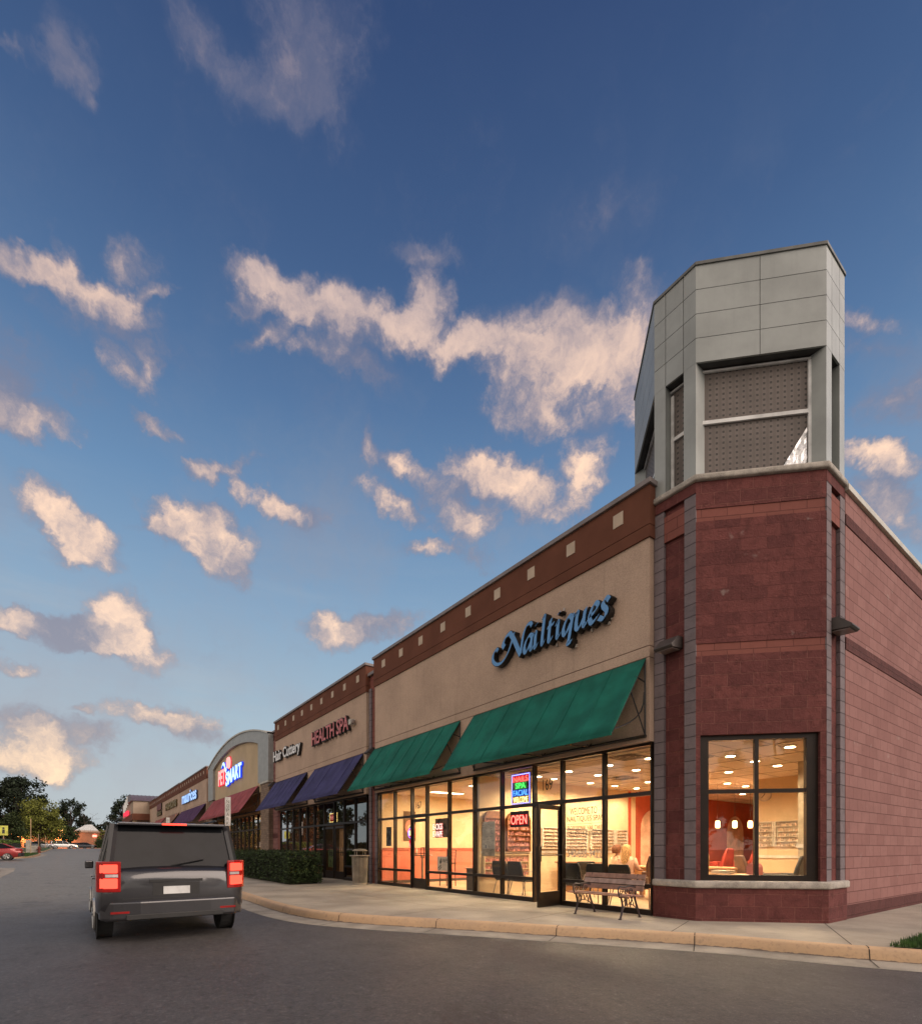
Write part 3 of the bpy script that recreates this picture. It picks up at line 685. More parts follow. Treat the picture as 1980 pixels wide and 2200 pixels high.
def screenmat():
    m, gg, out = newmat('perforated_screen')
    tcx = gg.n('ShaderNodeTexCoord').outputs['UV']
    ge = gg.n('ShaderNodeNewGeometry'); p = ge.outputs['Position']
    sp = gg.n('ShaderNodeSeparateXYZ'); gg.put(sp.inputs[0], p); sn = gg.n('ShaderNodeSeparateXYZ'); gg.put(sn.inputs[0], ge.outputs['True Normal'])
    u = gg.m('SUBTRACT', gg.m('MULTIPLY', sp.outputs[1], sn.outputs[0]), gg.m('MULTIPLY', sp.outputs[0], sn.outputs[1]))
    fu = gg.m('FRACT', gg.m('MULTIPLY', gg.m('ADD', u, 50), 9.5)); fv = gg.m('FRACT', gg.m('MULTIPLY', sp.outputs[2], 11))
    hole = gg.m('MULTIPLY', gg.m('LESS_THAN', gg.m('ABSOLUTE', gg.m('SUBTRACT', fu, .5)), .17), gg.m('LESS_THAN', gg.m('ABSOLUTE', gg.m('SUBTRACT', fv, .5)), .2))
    rib = gg.sm(gg.m('ABSOLUTE', gg.m('SUBTRACT', fu, .5)), .18, .34)
    n = gg.noise(p, 2, 4, .6)
    c = gg.mix(gg.m('MULTIPLY', rib, .55), (.155, .13, .115), (.105, .088, .078))
    c = gg.mix(gg.m('MULTIPLY', gg.sm(n, .4, .7), .4), c, (.08, .068, .06))
    c = gg.mix(gg.m('MULTIPLY', hole, .9), c, (.032, .028, .026))
    b = gg.n('ShaderNodeBsdfPrincipled'); gg.put(b.inputs['Base Color'], c); b.inputs['Roughness'].default_value = .6
    gg.t.links.new(b.outputs[0], out.inputs[0]); return m
SCREEN = screenmat(); SFR = M('white_screen_frame', (.62, .63, .62), .5)
for i in range(8):
    o1, d1_, n1, L1 = fr(OCT[i], OCT[(i+1) % 8])
    if i == 2: continue
    a0, a1 = (.03, L1-.14) if L1 > 1 else (.215, .555)
    MB().fbox(o1, d1_, n1, a0, a1, -.20, -.19, 7.49, ZC0).build('screen', SCREEN, corner)
    mb = MB().fbox(o1, d1_, n1, a0+.01, a0+.065, -.185, -.15, 7.49, ZC0-.12)
    if L1 > 1: mb.fbox(o1, d1_, n1, a1-.055, a1-.005, -.185, -.15, 7.49, ZC0-.06)
    mb.fbox(o1, d1_, n1, a0+.065, a1-(.055 if L1 > 1 else 0), -.184, -.152, 8.45, 8.51)
    mb.fbox(o1, d1_, n1, a0, a1, -.184, -.152, ZC0-.05, ZC0-.02)
    mb.build('screen_frame', SFR, corner)
# crumpled foil showing in the big opening
FOIL = M('silver_foil', (.75, .76, .77), .28, metal=.9, var=.2, vscale=12, bump=1, bscale=14)
def tri_sheet(par, pts, nm):
    mb = MB(); n = 10
    P = [Vector(p) for p in pts]; rows = []
    for i in range(n+1):
        row = []
        for j in range(n+1-i):
            u, v = i/n, j/n; p = P[0]*(1-u-v)+P[1]*u+P[2]*v; nn = Vector((n_[0], n_[1], 0))
            p = p+nn*rnd.uniform(-.012, .012); row.append(len(mb.v)); mb.v.append(tuple(p))
        rows.append(row)
    for i in range(n):
        for j in range(n-i):
            mb.f.append((rows[i][j], rows[i+1][j], rows[i][j+1]))
            if j < n-i-1: mb.f.append((rows[i+1][j], rows[i+1][j+1], rows[i][j+1]))
    mb.build(nm, FOIL, par)
def FP(a, b, z): return (o_[0]+d_[0]*a+n_[0]*b, o_[1]+d_[1]*a+n_[1]*b, z)
tri_sheet(corner, [FP(1.33, -.165, 7.50), FP(1.76, -.165, 7.50), FP(1.76, -.165, 8.22)], 'foil_sheet')
tri_sheet(corner, [FP(.95, -.165, 7.50), FP(1.14, -.165, 7.50), FP(1.12, -.165, 7.60)], 'foil_sheet')
# wall pack lamps ----------------------------------------------------
LAMPM = M('bronze_lamp_housing', (.055, .045, .042), .5); LENS = M('lamp_lens', (.25, .2, .18), .3)
def wall_lamp(o1, d1_, n1, a, z, label, b0=-.05, w=.36):
    p = (o1[0]+d1_[0]*a, o1[1]+d1_[1]*a, z); r = root('wall_lamp', p, label, 'wall lamp', 'wedge shaped wall lamps on the piers')
    def fn(x, y, t): return (o1[0]+d1_[0]*(a+t)+n1[0]*(b0+x), o1[1]+d1_[1]*(a+t)+n1[1]*(b0+x), z+y)
    MB().prism([(0, -.10), (.02, -.10), (.30, -.13), (.33, -.10), (.33, -.08), (.14, .09), (0, .10)], fn, -w/2, w/2).build('housing', LAMPM, r, bevel=.006)
    MB().prism([(.04, -.125), (.28, -.14), (.28, -.128), (.04, -.113)], fn, -w/2+.03, w/2-.03).build('lens', LENS, r)
wall_lamp(f1[0], f1[1], f1[2], .34, 4.84, 'bronze wall lamp on the red pier right of the green awning', w=.34)
wall_lamp(f3[0], f3[1], f3[2], .38, 4.98, 'bronze wall lamp at the turret edge beside the pink block wall', w=.34)
wall_lamp((-16.62, 8.22), (1, 0), (0, -1), .33, 4.72, 'bronze wall lamp between the dark blue and green awnings', b0=0, w=.28)
# ------------------------------------------------------------------ awnings
def awning(x0, x1, zt, zl, wy, out, mat, label, name='awning', group=None, nseam=6, frame=True, grp='sloping canvas awnings above the shopfronts', sag=1):
    r = root(name, ((x0+x1)/2, wy, zl), label, 'awning', grp)
    n = nseam; mb = MB(); K = n*6; J = 7; rr = random.Random(int(abs(x0)*10))
    ph = [rr.uniform(.3, 1) for _ in range(n+1)]
    for side in (0, 1):
        for i in range(K+1):
            u = i/K; x = x0+(x1-x0)*u; f_ = (u*n) % 1; k = int(u*n)
            bulge = -(math.sin(f_*math.pi)**.8)*(.02+.035*ph[min(k, n)])*sag+.012*sag*math.sin(f_*math.pi*(2+2*ph[min(k, n)])+ph[min(k, n)]*7)
            for j in range(J+1):
                v = j/J; y = wy-.03-out*v; z = zt-(zt-zl)*v
                b = bulge*math.sin(v*math.pi)*1.0 + .010*sag*math.sin(u*n*9+v*6)*(v)*ph[min(k, n)]
                nn = (zt-zl)/math.hypot(out, zt-zl); nz_ = out/math.hypot(out, zt-zl)
                kk_ = b-.014*side; mb.v.append((x, y-nn*kk_, z+nz_*kk_))
    def ix(s, i, j): return s*(K+1)*(J+1)+i*(J+1)+j
    for s in (0, 1):
        for i in range(K):
            for j in range(J): mb.f.append((ix(s, i, j), ix(s, i+1, j), ix(s, i+1, j+1), ix(s, i, j+1)))
    for i in range(K):
        for j in (0, J): mb.f.append((ix(0, i, j), ix(0, i+1, j), ix(1, i+1, j), ix(1, i, j)))
    for j in range(J):
        for i in (0, K): mb.f.append((ix(0, i, j), ix(0, i, j+1), ix(1, i, j+1), ix(1, i, j)))
    cn = mb.build('canopy', mat, r, smooth='all')
    sm_ = MB()
    for k in range(1, n):
        x = x0+(x1-x0)*k/n
        sm_.tube([(x, wy-.028-out*v, zt+.006-(zt-zl)*v) for v in (0.01, .25, .5, .75, .99)], .007, 6)
    sm_.build('seam', mat, r)
    # valance lip
    MB().box(x0, x1, wy-.03-out-.012, wy-.03-out+.004, zl-.05, zl+.012).build('front_hem', mat, r)
    if frame:
        fb_ = MB(); q = .018
        for x in (x0+.02, x1-.02):
            fb_.tube([(x, wy-.03, zt-.03), (x, wy-.03, zl+.06)], q, 4); fb_.tube([(x, wy-.03, zt-.04), (x, wy-.03-out+.03, zl+.0)], q, 4)
            # curved brace and cross bar of the open end
            cv = [(x, wy-.03-out*.92*math.sin(t)**1.0*1.0+0, zt-.55-(zt-zl-.6)*(1-math.cos(t))) for t in [i*math.pi/2/8 for i in range(9)]]
            cv = [(x, wy-.05-(out-.08)*(math.sin(i/8*math.pi/2)**2.2), zt-.6-(zt-zl-.66)*math.sin(i/8*math.pi/2)**.8) for i in range(9)]
            fb_.tube(cv, .013, 6); fb_.tube([(x, wy-.03-out*.42, zt-.06-(zt-zl)*.42), (x, wy-.04, zl+.10)], .013, 6)
            fb_.tube([(x, wy-.03, zt-.42), (x, wy-.03-out*.27, zt-.42+.05)], .013, 6)
        fb_.tube([(x0, wy-.03, zl+.06), (x1, wy-.03, zl+.06)], .03, 4)
        fb_.tube([(x0, wy-.03-out+.02, zl+.0), (x1, wy-.03-out+.02, zl+.0)], .015, 4)
        k = max(2, int((x1-x0)/1.2))
        for i in range(1, k):
            x = x0+(x1-x0)*i/k
            fb_.tube([(x, wy-.03, zl+.06), (x, wy-.03-out+.03, zl+.01)], .014, 4)
            fb_.tube([(x-.05, wy-.05, zl+.11), (x, wy-.09, zl+.05), (x+.05, wy-.05, zl+.11)], .012, 4)
        fb_.build('frame', BLACK, r)
    return r
awning(-10.47, -5.50, 4.70, 3.27, WY, .95, GREEN, 'long green awning over the nail spa next to the red pier', nseam=7)
awning(-16.0, -11.05, 4.70, 3.27, WY, .95, GREEN, 'green awning over the vape shop next to the dark blue awning', nseam=7)
# ------------------------------------------------------------------ channel letter sign
def ribbon(face, body, strokes, y0, w=.085, th=R(42), depth=.16):
    nx, nz = math.cos(th), math.sin(th)
    for k, (pts, sc) in enumerate(strokes):
        P = cat(pts, 9); e = k*.0015
        for mbx, grow, ya, yb in ((face, 0, y0-depth-.006-e, y0-depth+.002-e), (body, .014, y0-depth+e*.5, y0-.02)):
            Lp, Rp = [], []
            for i, (x, z) in enumerate(P):
                a = P[max(i-1, 0)]; b = P[min(i+1, len(P)-1)]; tx, tz = b[0]-a[0], b[1]-a[1]; l = math.hypot(tx, tz) or 1; tx /= l; tz /= l
                ox, oz = -tz, tx
                dn = nx*ox+nz*oz; sg = 1 if dn >= 0 else -1
                hx = nx*w*sc/2*sg+ox*(.011+grow); hz = nz*w*sc/2*sg+oz*(.011+grow)
                hh = hx*ox+hz*oz
                # keep the part across the stroke only, with a little of the slant at the ends
                mixf = .25 if 0 < i < len(P)-1 else 1
                hx, hz = ox*hh*(1-mixf)+hx*mixf, oz*hh*(1-mixf)+hz*mixf
                Lp.append((x+hx, z+hz)); Rp.append((x-hx, z-hz))
            n = len(P); kk = len(mbx.v)
            for (x, z), (x2, z2) in zip(Lp, Rp): mbx.v += [(x, ya, z), (x2, ya, z2), (x, yb, z), (x2, yb, z2)]
            for i in range(n-1):
                a = kk+4*i; b = a+4
                mbx.f += [(a, b, b+1, a+1), (a+2, a+3, b+3, b+2), (a, a+2, b+2, b), (a+1, b+1, b+3, a+3)]
            mbx.f += [(kk, kk+1, kk+3, kk+2), (kk+4*n-4, kk+4*n-2, kk+4*n-1, kk+4*n-3)]
def gl(x0, x1, pts, bz=5.655, xh=.345, sl=.10):
    return [(x0+(x1-x0)*u+sl*xh*v*1.0, bz+xh*v) for u, v in pts]
ST = [([(-8.81, 6.22), (-8.91, 5.99), (-9.07, 5.77), (-9.26, 5.665), (-9.44, 5.69), (-9.55, 5.81), (-9.53, 5.95), (-9.41, 6.03), (-9.37, 5.98)], .75),
      ([(-9.14, 5.99), (-9.18, 6.08), (-9.10, 6.20), (-8.96, 6.25), (-8.90, 6.20), (-8.78, 6.02), (-8.67, 5.80), (-8.59, 5.66)], 1.15),
      ([(-8.59, 5.67), (-8.55, 5.87), (-8.49, 6.09), (-8.39, 6.23), (-8.27, 6.25), (-8.23, 6.18)], .8)]
bowl = [(.88, .80), (.62, .98), (.28, .78), (.08, .36), (.18, .05), (.42, .10), (.78, .62)]
ST += [(gl(-8.50, -8.20, bowl), 1), (gl(-8.50, -8.20, [(.86, .98), (.78, .45), (.80, .06), (1.05, .18)]), 1)]
def i_(x0, x1, dot=True):
    s = [(gl(x0, x1, [(.0, .82), (.32, .98), (.30, .5), (.36, .06), (.85, .2)]), 1)]
    if dot: s.append((gl(x0, x1, [(.35, 1.42), (.5, 1.5)]), 1))
    return s
ST += i_(-8.19, -8.03)
ST += [(gl(-7.98, -7.82, [(.25, 1.62), (.5, 1.7), (.42, 1.0), (.35, .4), (.42, .06), (.85, .2)]), 1)]
ST += [(gl(-7.78, -7.6, [(.42, 1.32), (.34, .8), (.30, .3), (.42, .05), (.85, .2)]), 1), (gl(-7.78, -7.6, [(.0, .90), (.5, .93), (1.0, 1.02)]), .7)]
ST += i_(-7.53, -7.38)
ST += [(gl(-7.34, -7.06, bowl), 1), (gl(-7.34, -7.06, [(.92, 1.0), (.82, .4), (.70, -.3), (.62, -.58), (.95, -.52)]), 1)]
ST += [(gl(-7.02, -6.71, [(.0, .82), (.20, .98), (.14, .5), (.18, .10), (.42, .06), (.78, .6)]), 1), (gl(-7.02, -6.71, [(.84, .98), (.76, .45), (.80, .05), (1.05, .18)]), 1)]
ST += [(gl(-6.66, -6.42, [(.12, .42), (.55, .55), (.85, .82), (.62, 1.0), (.28, .82), (.08, .38), (.28, .03), (.6, .06), (.92, .28)]), 1)]
ST += [(gl(-6.42, -6.18, [(.92, .84), (.68, 1.0), (.38, .86), (.42, .62), (.72, .38), (.70, .12), (.42, -.02), (.05, .10)]), 1)]
sg = root('channel_letter_sign', (-7.9, WY, 5.9), 'blue script channel letter sign on the beige wall above the nail spa', 'sign')
fc, bd = MB(), MB(); ribbon(fc, bd, ST, WY)
fc.build('letter_face', M('blue_acrylic', (.10, .30, .62), .35, var=.03), sg, smooth=False); bd.build('letter_return', BLACK, sg)
for x, z in ((-8.05, 6.27), (-7.42, 6.27), (-7.1, 5.42), (-7.62, 5.60), (-6.3, 5.60), (-6.7, 5.6), (-6.25, 5.68)): MB().box(x-.02, x+.02, WY-.04, WY, z-.03, z+.03).build('mounting_stud', M('stud', (.5, .45, .4), .6), sg)
# ================================================================== interiors of the corner building
CREAM = M('cream_wall', (.68, .50, .30), .85, var=.03); CEIL = M('ceiling_tile', (.74, .64, .52), .9, var=.03)
REDW = M('red_wall', (.42, .075, .03), .8, var=.05); ORANGE = M('orange_wall', (.62, .17, .10), .8, var=.04)
FLOORM = M('shop_floor', (.50, .34, .20), .45, var=.1, vscale=2); TRIM = M('white_trim', (.65, .58, .48), .6)
WOOD = M('brown_wood', (.26, .095, .03), .5, var=.15, vscale=6); TANWOOD = M('tan_wood', (.50, .26, .10), .5, var=.12, vscale=5)
def ib(nm, mat, *b): 
    mb = MB()
    for q in b: mb.box(*q)
    return mb.build(nm, mat, corner)
MB().prism([(-16, 8.30), (-4.9, 8.30), (-3.62, 9.58), (-3.62, 24), (-16, 24)], lambda a, b, t: (a, b, t), .12, .158).build('floor', FLOORM, corner)
MB().prism([(-15.9, 8.62), (-4.72, 8.62), (-3.62, 9.72), (-3.62, 24), (-15.9, 24)], lambda a, b, t: (a, b, t), 3.23, 3.27).build('ceiling', CEIL, corner)
ib('interior_wall', CREAM, (-10.66, -10.56, 8.31, 14.9, .158, 3.23)); ib('interior_wall', CREAM, (-6.80, -3.58, 14.9, 15.0, .158, 3.23), (-6.80, -6.70, 15.0, 23.9, .158, 3.23), (-15.9, -6.8, 23.8, 23.9, .158, 3.23))
ib('interior_wall', REDW, (-10.66, -10.555, 14.9, 23.8, .158, 3.23)); ib('interior_wall', REDW, (-10.56, -10.545, 14.5, 14.64, .158, 3.23))
ib('interior_wall', M('grey_cream', (.45, .38, .28), .8), (-4.83, -3.58, 12.6, 12.72, .158, 3.23)); ib('chair_rail', TRIM, (-4.85, -3.58, 12.55, 12.6, 1.36, 1.44)); ib('chair_rail', TRIM, (-6.69, -3.58, 14.86, 14.9, 1.10, 1.17)); ib('chair_rail', TRIM, (-10.555, -10.53, 8.35, 14.5, 1.22, 1.28))
ib('interior_wall', CREAM, (-3.62, -3.58, 10.4, 15, .158, 3.23))
for y0 in (15.15, 18.0, 20.85):
    cy, r_ = y0+.67, .66
    poly = [(y0, .16)]+[(cy-r_*math.cos(t*math.pi/12), 2.0+r_*math.sin(t*math.pi/12)) for t in range(13)]+[(cy+r_, .16)]
    MB().prism(poly, lambda a, b, t: (t, a, b), -10.55, -10.535).build('arch_panel', M('pale_arch', (.75, .45, .30), .8), corner)
mb = MB()
for x in frange(-10.4, -3.7, .61): mb.box(x-.012, x+.012, max(8.7, x+13.4), 23.7, 3.224, 3.231)
for y in frange(8.9, 23.5, 1.22): mb.box(-10.5, min(-3.64, y-13.4), y-.012, y+.012, 3.222, 3.2305)
mb.build('ceiling_grid', M('grid', (.45, .38, .3), .8), corner)
ib('interior_wall', CREAM, (-15.98, -15.88, 8.31, 16.5, 1.33, 3.23)); ib('interior_wall', ORANGE, (-15.98, -15.87, 8.31, 16.5, .158, 1.33))
ib('interior_wall', CREAM, (-15.88, -10.66, 16.4, 16.5, 1.33, 3.23)); ib('interior_wall', ORANGE, (-15.87, -10.66, 16.39, 16.5, .158, 1.33))
ib('interior_wall', CREAM, (-10.68, -10.661, 8.31, 16.4, .158, 3.23)); ib('baseboard', M('dark_base', (.06, .04, .03), .6), (-15.87, -15.85, 8.33, 16.39, .158, .26)); ib('chair_rail', M('rail_red', (.40, .09, .05), .6), (-15.87, -15.84, 8.33, 16.39, 1.30, 1.38))
# ceiling downlights ---------------------------------------------------
WARM = (1, .77, .50)
def downlight(x, y, label, first=[None]):
    if first[0] is None:
        r = root('ceiling_downlight', (x, y, 3.23), label, 'ceiling light', 'round downlights in the nail spa ceiling')
        MB().lathe([(.085, 3.212), (.085, 3.206), (.05, 3.204)], (x, y, 0), 16).build('lamp_disc', emi('downlight_glow', (1, .72, .40), 34), r)
        MB().lathe([(.115, 3.229), (.115, 3.214), (.086, 3.210)], (x, y, 0), 16).build('trim_ring', WHITEP, r)
        first[0] = r
    else: r = dup(first[0], (x, y, 3.23), label=label)
    L = bpy.data.lights.new('downlight', 'SPOT'); L.energy = 100; L.color = WARM; L.spot_size = R(165); L.spot_blend = .6; L.shadow_soft_size = .08
    lo = bpy.data.objects.new('downlight_beam', L); COL.objects.link(lo); lo.location = (0, 0, -.04); lo.parent = r
DL = [(-5.31, 10.64), (-5.31, 11.69), (-6.43, 12.8), (-7.56, 14.97), (-7.57, 16.07), (-8.71, 17.21), (-8.71, 18.28), (-4.18, 10.56), (-5.29, 12.71), (-8.66, 9.57), (-8.66, 10.65), (-9.81, 11.74), (-7.5, 9.6), (-7.56, 10.69), (-9.82, 12.84), (-6.44, 9.55), (-8.72, 12.88), (-9.82, 13.91), (-9.82, 10.26), (-9.74, 9.61)]
rows_ = ['first', 'second', 'third', 'fourth', 'fifth', 'sixth']
def cntlab(x, y, i):
    near = {0: 'shining at the upper left of the turret window', 1: 'beside the upright bar of the turret window', 2: 'second down in the turret window column of lights', 3: 'just above the crossbar of the turret window', 4: 'above the crossbar right of its neighbour in the turret window',
            5: 'just below the crossbar of the turret window', 6: 'below the crossbar near the pendant lamps', 7: 'large and bright at the upper right of the turret window', 8: 'lower in the right upper pane of the turret window', 9: 'beside the door number with rays over the lettering',
            10: 'in the pane above the welcome lettering', 11: 'lower one in the pane above the welcome lettering', 12: 'by the upright between the last two shop panes', 13: 'brightest star in the last upper shop pane', 14: 'low left in the last upper shop pane',
            15: 'highest at the right edge of the last shop pane', 16: 'right edge of the last shop pane, middle height', 17: 'smallest, lowest in the last upper shop pane', 18: 'above the door number 169', 19: 'left edge of the transom over number 169'}
    return 'round ceiling downlight '+near[i]
for i, (x, y) in enumerate(DL): downlight(x, y, cntlab(x, y, i))
FL = emi('fluorescent_glow', (1, .80, .52), 9)
def troffer(x, y, label, first=[None]):
    if first[0] is None:
        r = root('fluorescent_light', (x, y, 3.22), label, 'ceiling light', 'long fluorescent ceiling lights in the vape shop')
        MB().box(x-.16, x+.16, y-.62, y+.62, 3.205, 3.228).build('housing', WHITEP, r); MB().box(x-.13, x+.13, y-.59, y+.59, 3.195, 3.204).build('diffuser', FL, r); first[0] = r
    else: r = dup(first[0], (x, y, 3.22), label=label)
    L = bpy.data.lights.new('troffer', 'AREA'); L.shape = 'RECTANGLE'; L.size = .26; L.size_y = 1.18; L.energy = 92; L.color = (1, .80, .52)
    lo = bpy.data.objects.new('troffer_beam', L); COL.objects.link(lo); lo.location = (0, 0, -.04); lo.parent = r
troffer(-14.3, 9.9, 'long fluorescent light over the vape shop door'); troffer(-12.2, 9.9, 'short looking fluorescent light near the wall between the shops'); troffer(-14.3, 13.2, 'fluorescent light deeper inside the vape shop behind the first'); troffer(-12.2, 13.2, 'fluorescent light deep in the vape shop near the party wall')
# ceiling vents
def vent(x, y, label):
    r = root('air_vent', (x, y, 3.22), label, 'air vent'); mb = MB()
    for k in range(3): s = .28-.09*k; mb.box(x-s, x+s, y-s, y-s+.03, 3.20+.005*k, 3.215+.003*k).box(x-s, x+s, y+s-.03, y+s, 3.20+.005*k, 3.215+.003*k).box(x-s, x-s+.03, y-s+.03, y+s-.03, 3.20+.005*k, 3.215+.003*k).box(x+s-.03, x+s, y-s+.03, y+s-.03, 3.20+.005*k, 3.215+.003*k)
    mb.build('louvre', M('vent_grey', (.18, .14, .11), .6), r)
vent(-6.6, 9.05, 'square air vent at the top of the last shop pane'); vent(-8.6, 11.6, 'square air vent between downlights above the welcome lettering'); vent(-13.2, 11.0, 'square air vent in the vape shop ceiling by the party wall'); vent(-5.8, 10.1, 'square air vent at the upper left of the turret window'); vent(-9.3, 9.0, 'square air vent above the illuminated window sign')
# ------------------------------------------------------------------ display racks
BOT = M('nail_polish_bottles', (.48, .20, .16), .3, island=.7, var=.2, vscale=14)
BOTP = M('pale_bottles', (.62, .44, .30), .3, island=.5, var=.1, vscale=14)
def rack(name, o1, d1_, n1, w, z0, z1, rows, label, mat, bot, group, arch=False):
    r = root(name, (o1[0]+d1_[0]*w/2, o1[1]+d1_[1]*w/2, z0), label, 'display rack', group)
    MB().fbox(o1, d1_, n1, 0, w, .0, .012, z0, z1).build('back_board', mat, r)
    mb = MB(); h = (z1-z0)/rows
    mb.fbox(o1, d1_, n1, 0, .03, .013, .085, z0, z1).fbox(o1, d1_, n1, w-.03, w, .013, .085, z0, z1)
    for k in range(rows+1): mb.fbox(o1, d1_, n1, .03, w-.03, .013, .08, z0+h*k-(.008 if k else 0), z0+h*k+.008)
    if arch:
        poly = [(0, z1+.01)]+[(w*t/10, z1+.02+.16*min(1, 2.2*math.sin(t/10*math.pi))) for t in range(11)]+[(w, z1+.01)]
        mb.prism(poly, lambda a, b, t: (o1[0]+d1_[0]*a+n1[0]*t, o1[1]+d1_[1]*a+n1[1]*t, b), .0, .085)
    mb.build('shelf', mat, r)
    bb = MB()
    for k in range(rows):
        a = .05
        while a < w-.07:
            if rnd.random() < .92:
                hh = h*rnd.uniform(.55, .72); zz = z0+h*k+.009
                bb.fbox(o1, d1_, n1, a, a+.026, .03, .055, zz, zz+hh*.55); bb.fbox(o1, d1_, n1, a+.007, a+.019, .036, .05, zz+hh*.55, zz+hh)
            a += .036
    tag(bb.build('bottle', bot, r), kind='stuff')
PWL = (1, 0); LW = (-10.555, 0)
G_ = 'polish racks on the spa walls'
rack('polish_rack', (-10.55, 9.10), (0, -1), (1, 0), .68, 1.27, 2.14, 6, 'brown wooden polish rack with arched top behind the taped notice', WOOD, BOT, G_, True)
rack('polish_rack', (-10.55, 10.05), (0, -1), (1, 0), .85, 1.27, 2.14, 6, 'brown wooden polish rack with arched top behind the OPEN sign', WOOD, BOT, G_, True)
for a, b, n in ((10.5, 11.4, 'white polish rack seen through the glass of the open door'), (11.45, 12.4, 'white polish rack under the grey window lettering'), (12.56, 13.7, 'white polish rack between the phone number pane and the last pane'), (13.78, 14.35, 'small white polish rack nearest the red wall strip')):
    rack('polish_rack', (-10.55, b), (0, -1), (1, 0), b-a, 1.34, 1.94, 6, n, TRIM, BOTP, G_)
rack('polish_rack', (-6.74, 14.9), (1, 0), (0, -1), .47, 1.40, 2.06, 5, 'cream polish rack under the clock on the spa back wall', TRIM, BOTP, G_)
rack('polish_rack', (-6.25, 14.9), (1, 0), (0, -1), .62, 1.40, 2.06, 5, 'cream polish rack right of the one under the clock', TRIM, BOTP, G_)
rack('product_shelf', (-10.55, 10.0), (0, -1), (1, 0), 1.6, .62, 1.18, 3, 'low shelf of pink and red bottles beneath the wooden racks', CREAM, BOT, 'product shelves in the spa')
# clock
r = root('wall_clock', (-6.51, 14.88, 2.79), 'round silver wall clock behind the turret window bar', 'clock')
MB().lathe([(.17, 14.895), (.17, 14.86), (.15, 14.86)], (-6.51, 0, 2.79), 24, 'y').build('face', M('clock_face', (.62, .50, .36), .4), r)
MB().tube([(-6.51+.165*math.cos(t*math.pi/12), 14.855, 2.79+.165*math.sin(t*math.pi/12)) for t in range(25)], .014, 6, False).build('rim', M('silver', (.5, .45, .4), .3, metal=.8), r)
MB().tube([(-6.51, 14.85, 2.79), (-6.47, 14.85, 2.90)], .008, 4).tube([(-6.51, 14.85, 2.79), (-6.58, 14.85, 2.72)], .008, 4).build('hand', BLACK, r)
# pendant lamps
pl0 = None
for (x, y), lb in (((-7.75, 14.8), 'glowing pendant lamp leftmost before the red spa wall'), ((-7.46, 15.2), 'glowing pendant lamp before the pale arch'), ((-7.2, 15.56), 'glowing pendant lamp beside the upright of the turret window')):
    if pl0 is None:
        pl0 = root('pendant_lamp', (x, y, 1.95), lb, 'pendant lamp', 'pendant lamps over the pedicure area')
        MB().lathe([(.05, 1.94), (.065, 1.98), (.065, 2.10), (.045, 2.15)], (x, y, 0), 14).build('lamp_shade', emi('pendant_glow', (1, .55, .22), 9), pl0); MB().tube([(x, y, 2.15), (x, y, 3.22)], .004, 5).build('cord', BLACK, pl0)
        r = pl0
    else: r = dup(pl0, (x, y, 1.95), label=lb)
    L = bpy.data.lights.new('pendant', 'POINT'); L.energy = 14; L.color = (1, .5, .25); L.shadow_soft_size = .07
    lo = bpy.data.objects.new('pendant_glow', L); COL.objects.link(lo); lo.location = (0.12, 0, .1); lo.parent = r
# chairs -----------------------------------------------------------------
VINYLB = M('black_upholstery', (.022, .020, .018), .4, var=.1); CHROME = M('chair_metal', (.35, .30, .25), .3, metal=.7)
def rbox(mb, x0, x1, y0, y1, z0, z1): return mb.box(x0, x1, y0, y1, z0, z1)
def make_chair():
    r = root('waiting_chair', (0, 0, 0), 'x', 'chair', 'black waiting chairs with their backs to the shop glass')
    b = MB(); n = 6                      # back curved, leaning toward -y
    for i in range(n+1):
        t = i/n; z = .40+t*.48; y = -.22-.10*t-.02*math.sin(t*3.1); w = .25+.02*math.sin(t*3.1)-(.03 if i in (0, n) else 0)
        b.v += [(-w, y, z), (w, y, z), (w, y-.05, z), (-w, y-.05, z)]
    for i in range(n):
        a = 4*i; c = a+4
        b.f += [(a, a+1, c+1, c), (a+1, a+2, c+2, c+1), (a+2, a+3, c+3, c+2), (a+3, a, c, c+3)]
    b.f += [(0, 3, 2, 1), (4*n, 4*n+1, 4*n+2, 4*n+3)]
    b.build('backrest', VINYLB, r, smooth=True, bevel=.015)
    MB().box(-.25, .25, -.22, .26, .38, .46).build('seat', VINYLB, r, bevel=.025, seg=3)
    for sx in (-1, 1):
        MB().tube([(sx*.27, .24, 0), (sx*.27, .22, .38), (sx*.28, .16, .62), (sx*.28, -.2, .64), (sx*.27, -.26, .50)], .013, 6).build('leg', CHROME, r)
        MB().tube([(sx*.24, -.20, .40), (sx*.25, -.33, 0)], .013, 6).build('leg', CHROME, r)
    return r
ch = make_chair()
CH = [(-7.61, 8.80, 0, 'black waiting chair left of the bench, back to the glass'), (-6.94, 8.82, 2, 'black waiting chair behind the middle upright, back to the glass'), (-6.36, 8.80, -3, 'black waiting chair behind the right end of the bench'),
      (-10.02, 8.85, 3, 'black waiting chair under the OPEN sign, left one'), (-9.42, 8.84, -2, 'black waiting chair under the OPEN sign, right one'), (-8.72, 10.0, 70, 'chair inside seen through the open door')]
for i, (x, y, a, lb) in enumerate(CH):
    q = ch if i == 0 else dup(ch)
    q.location = (x, y, .158); q.rotation_euler = (0, 0, R(a)); q['label'] = lb
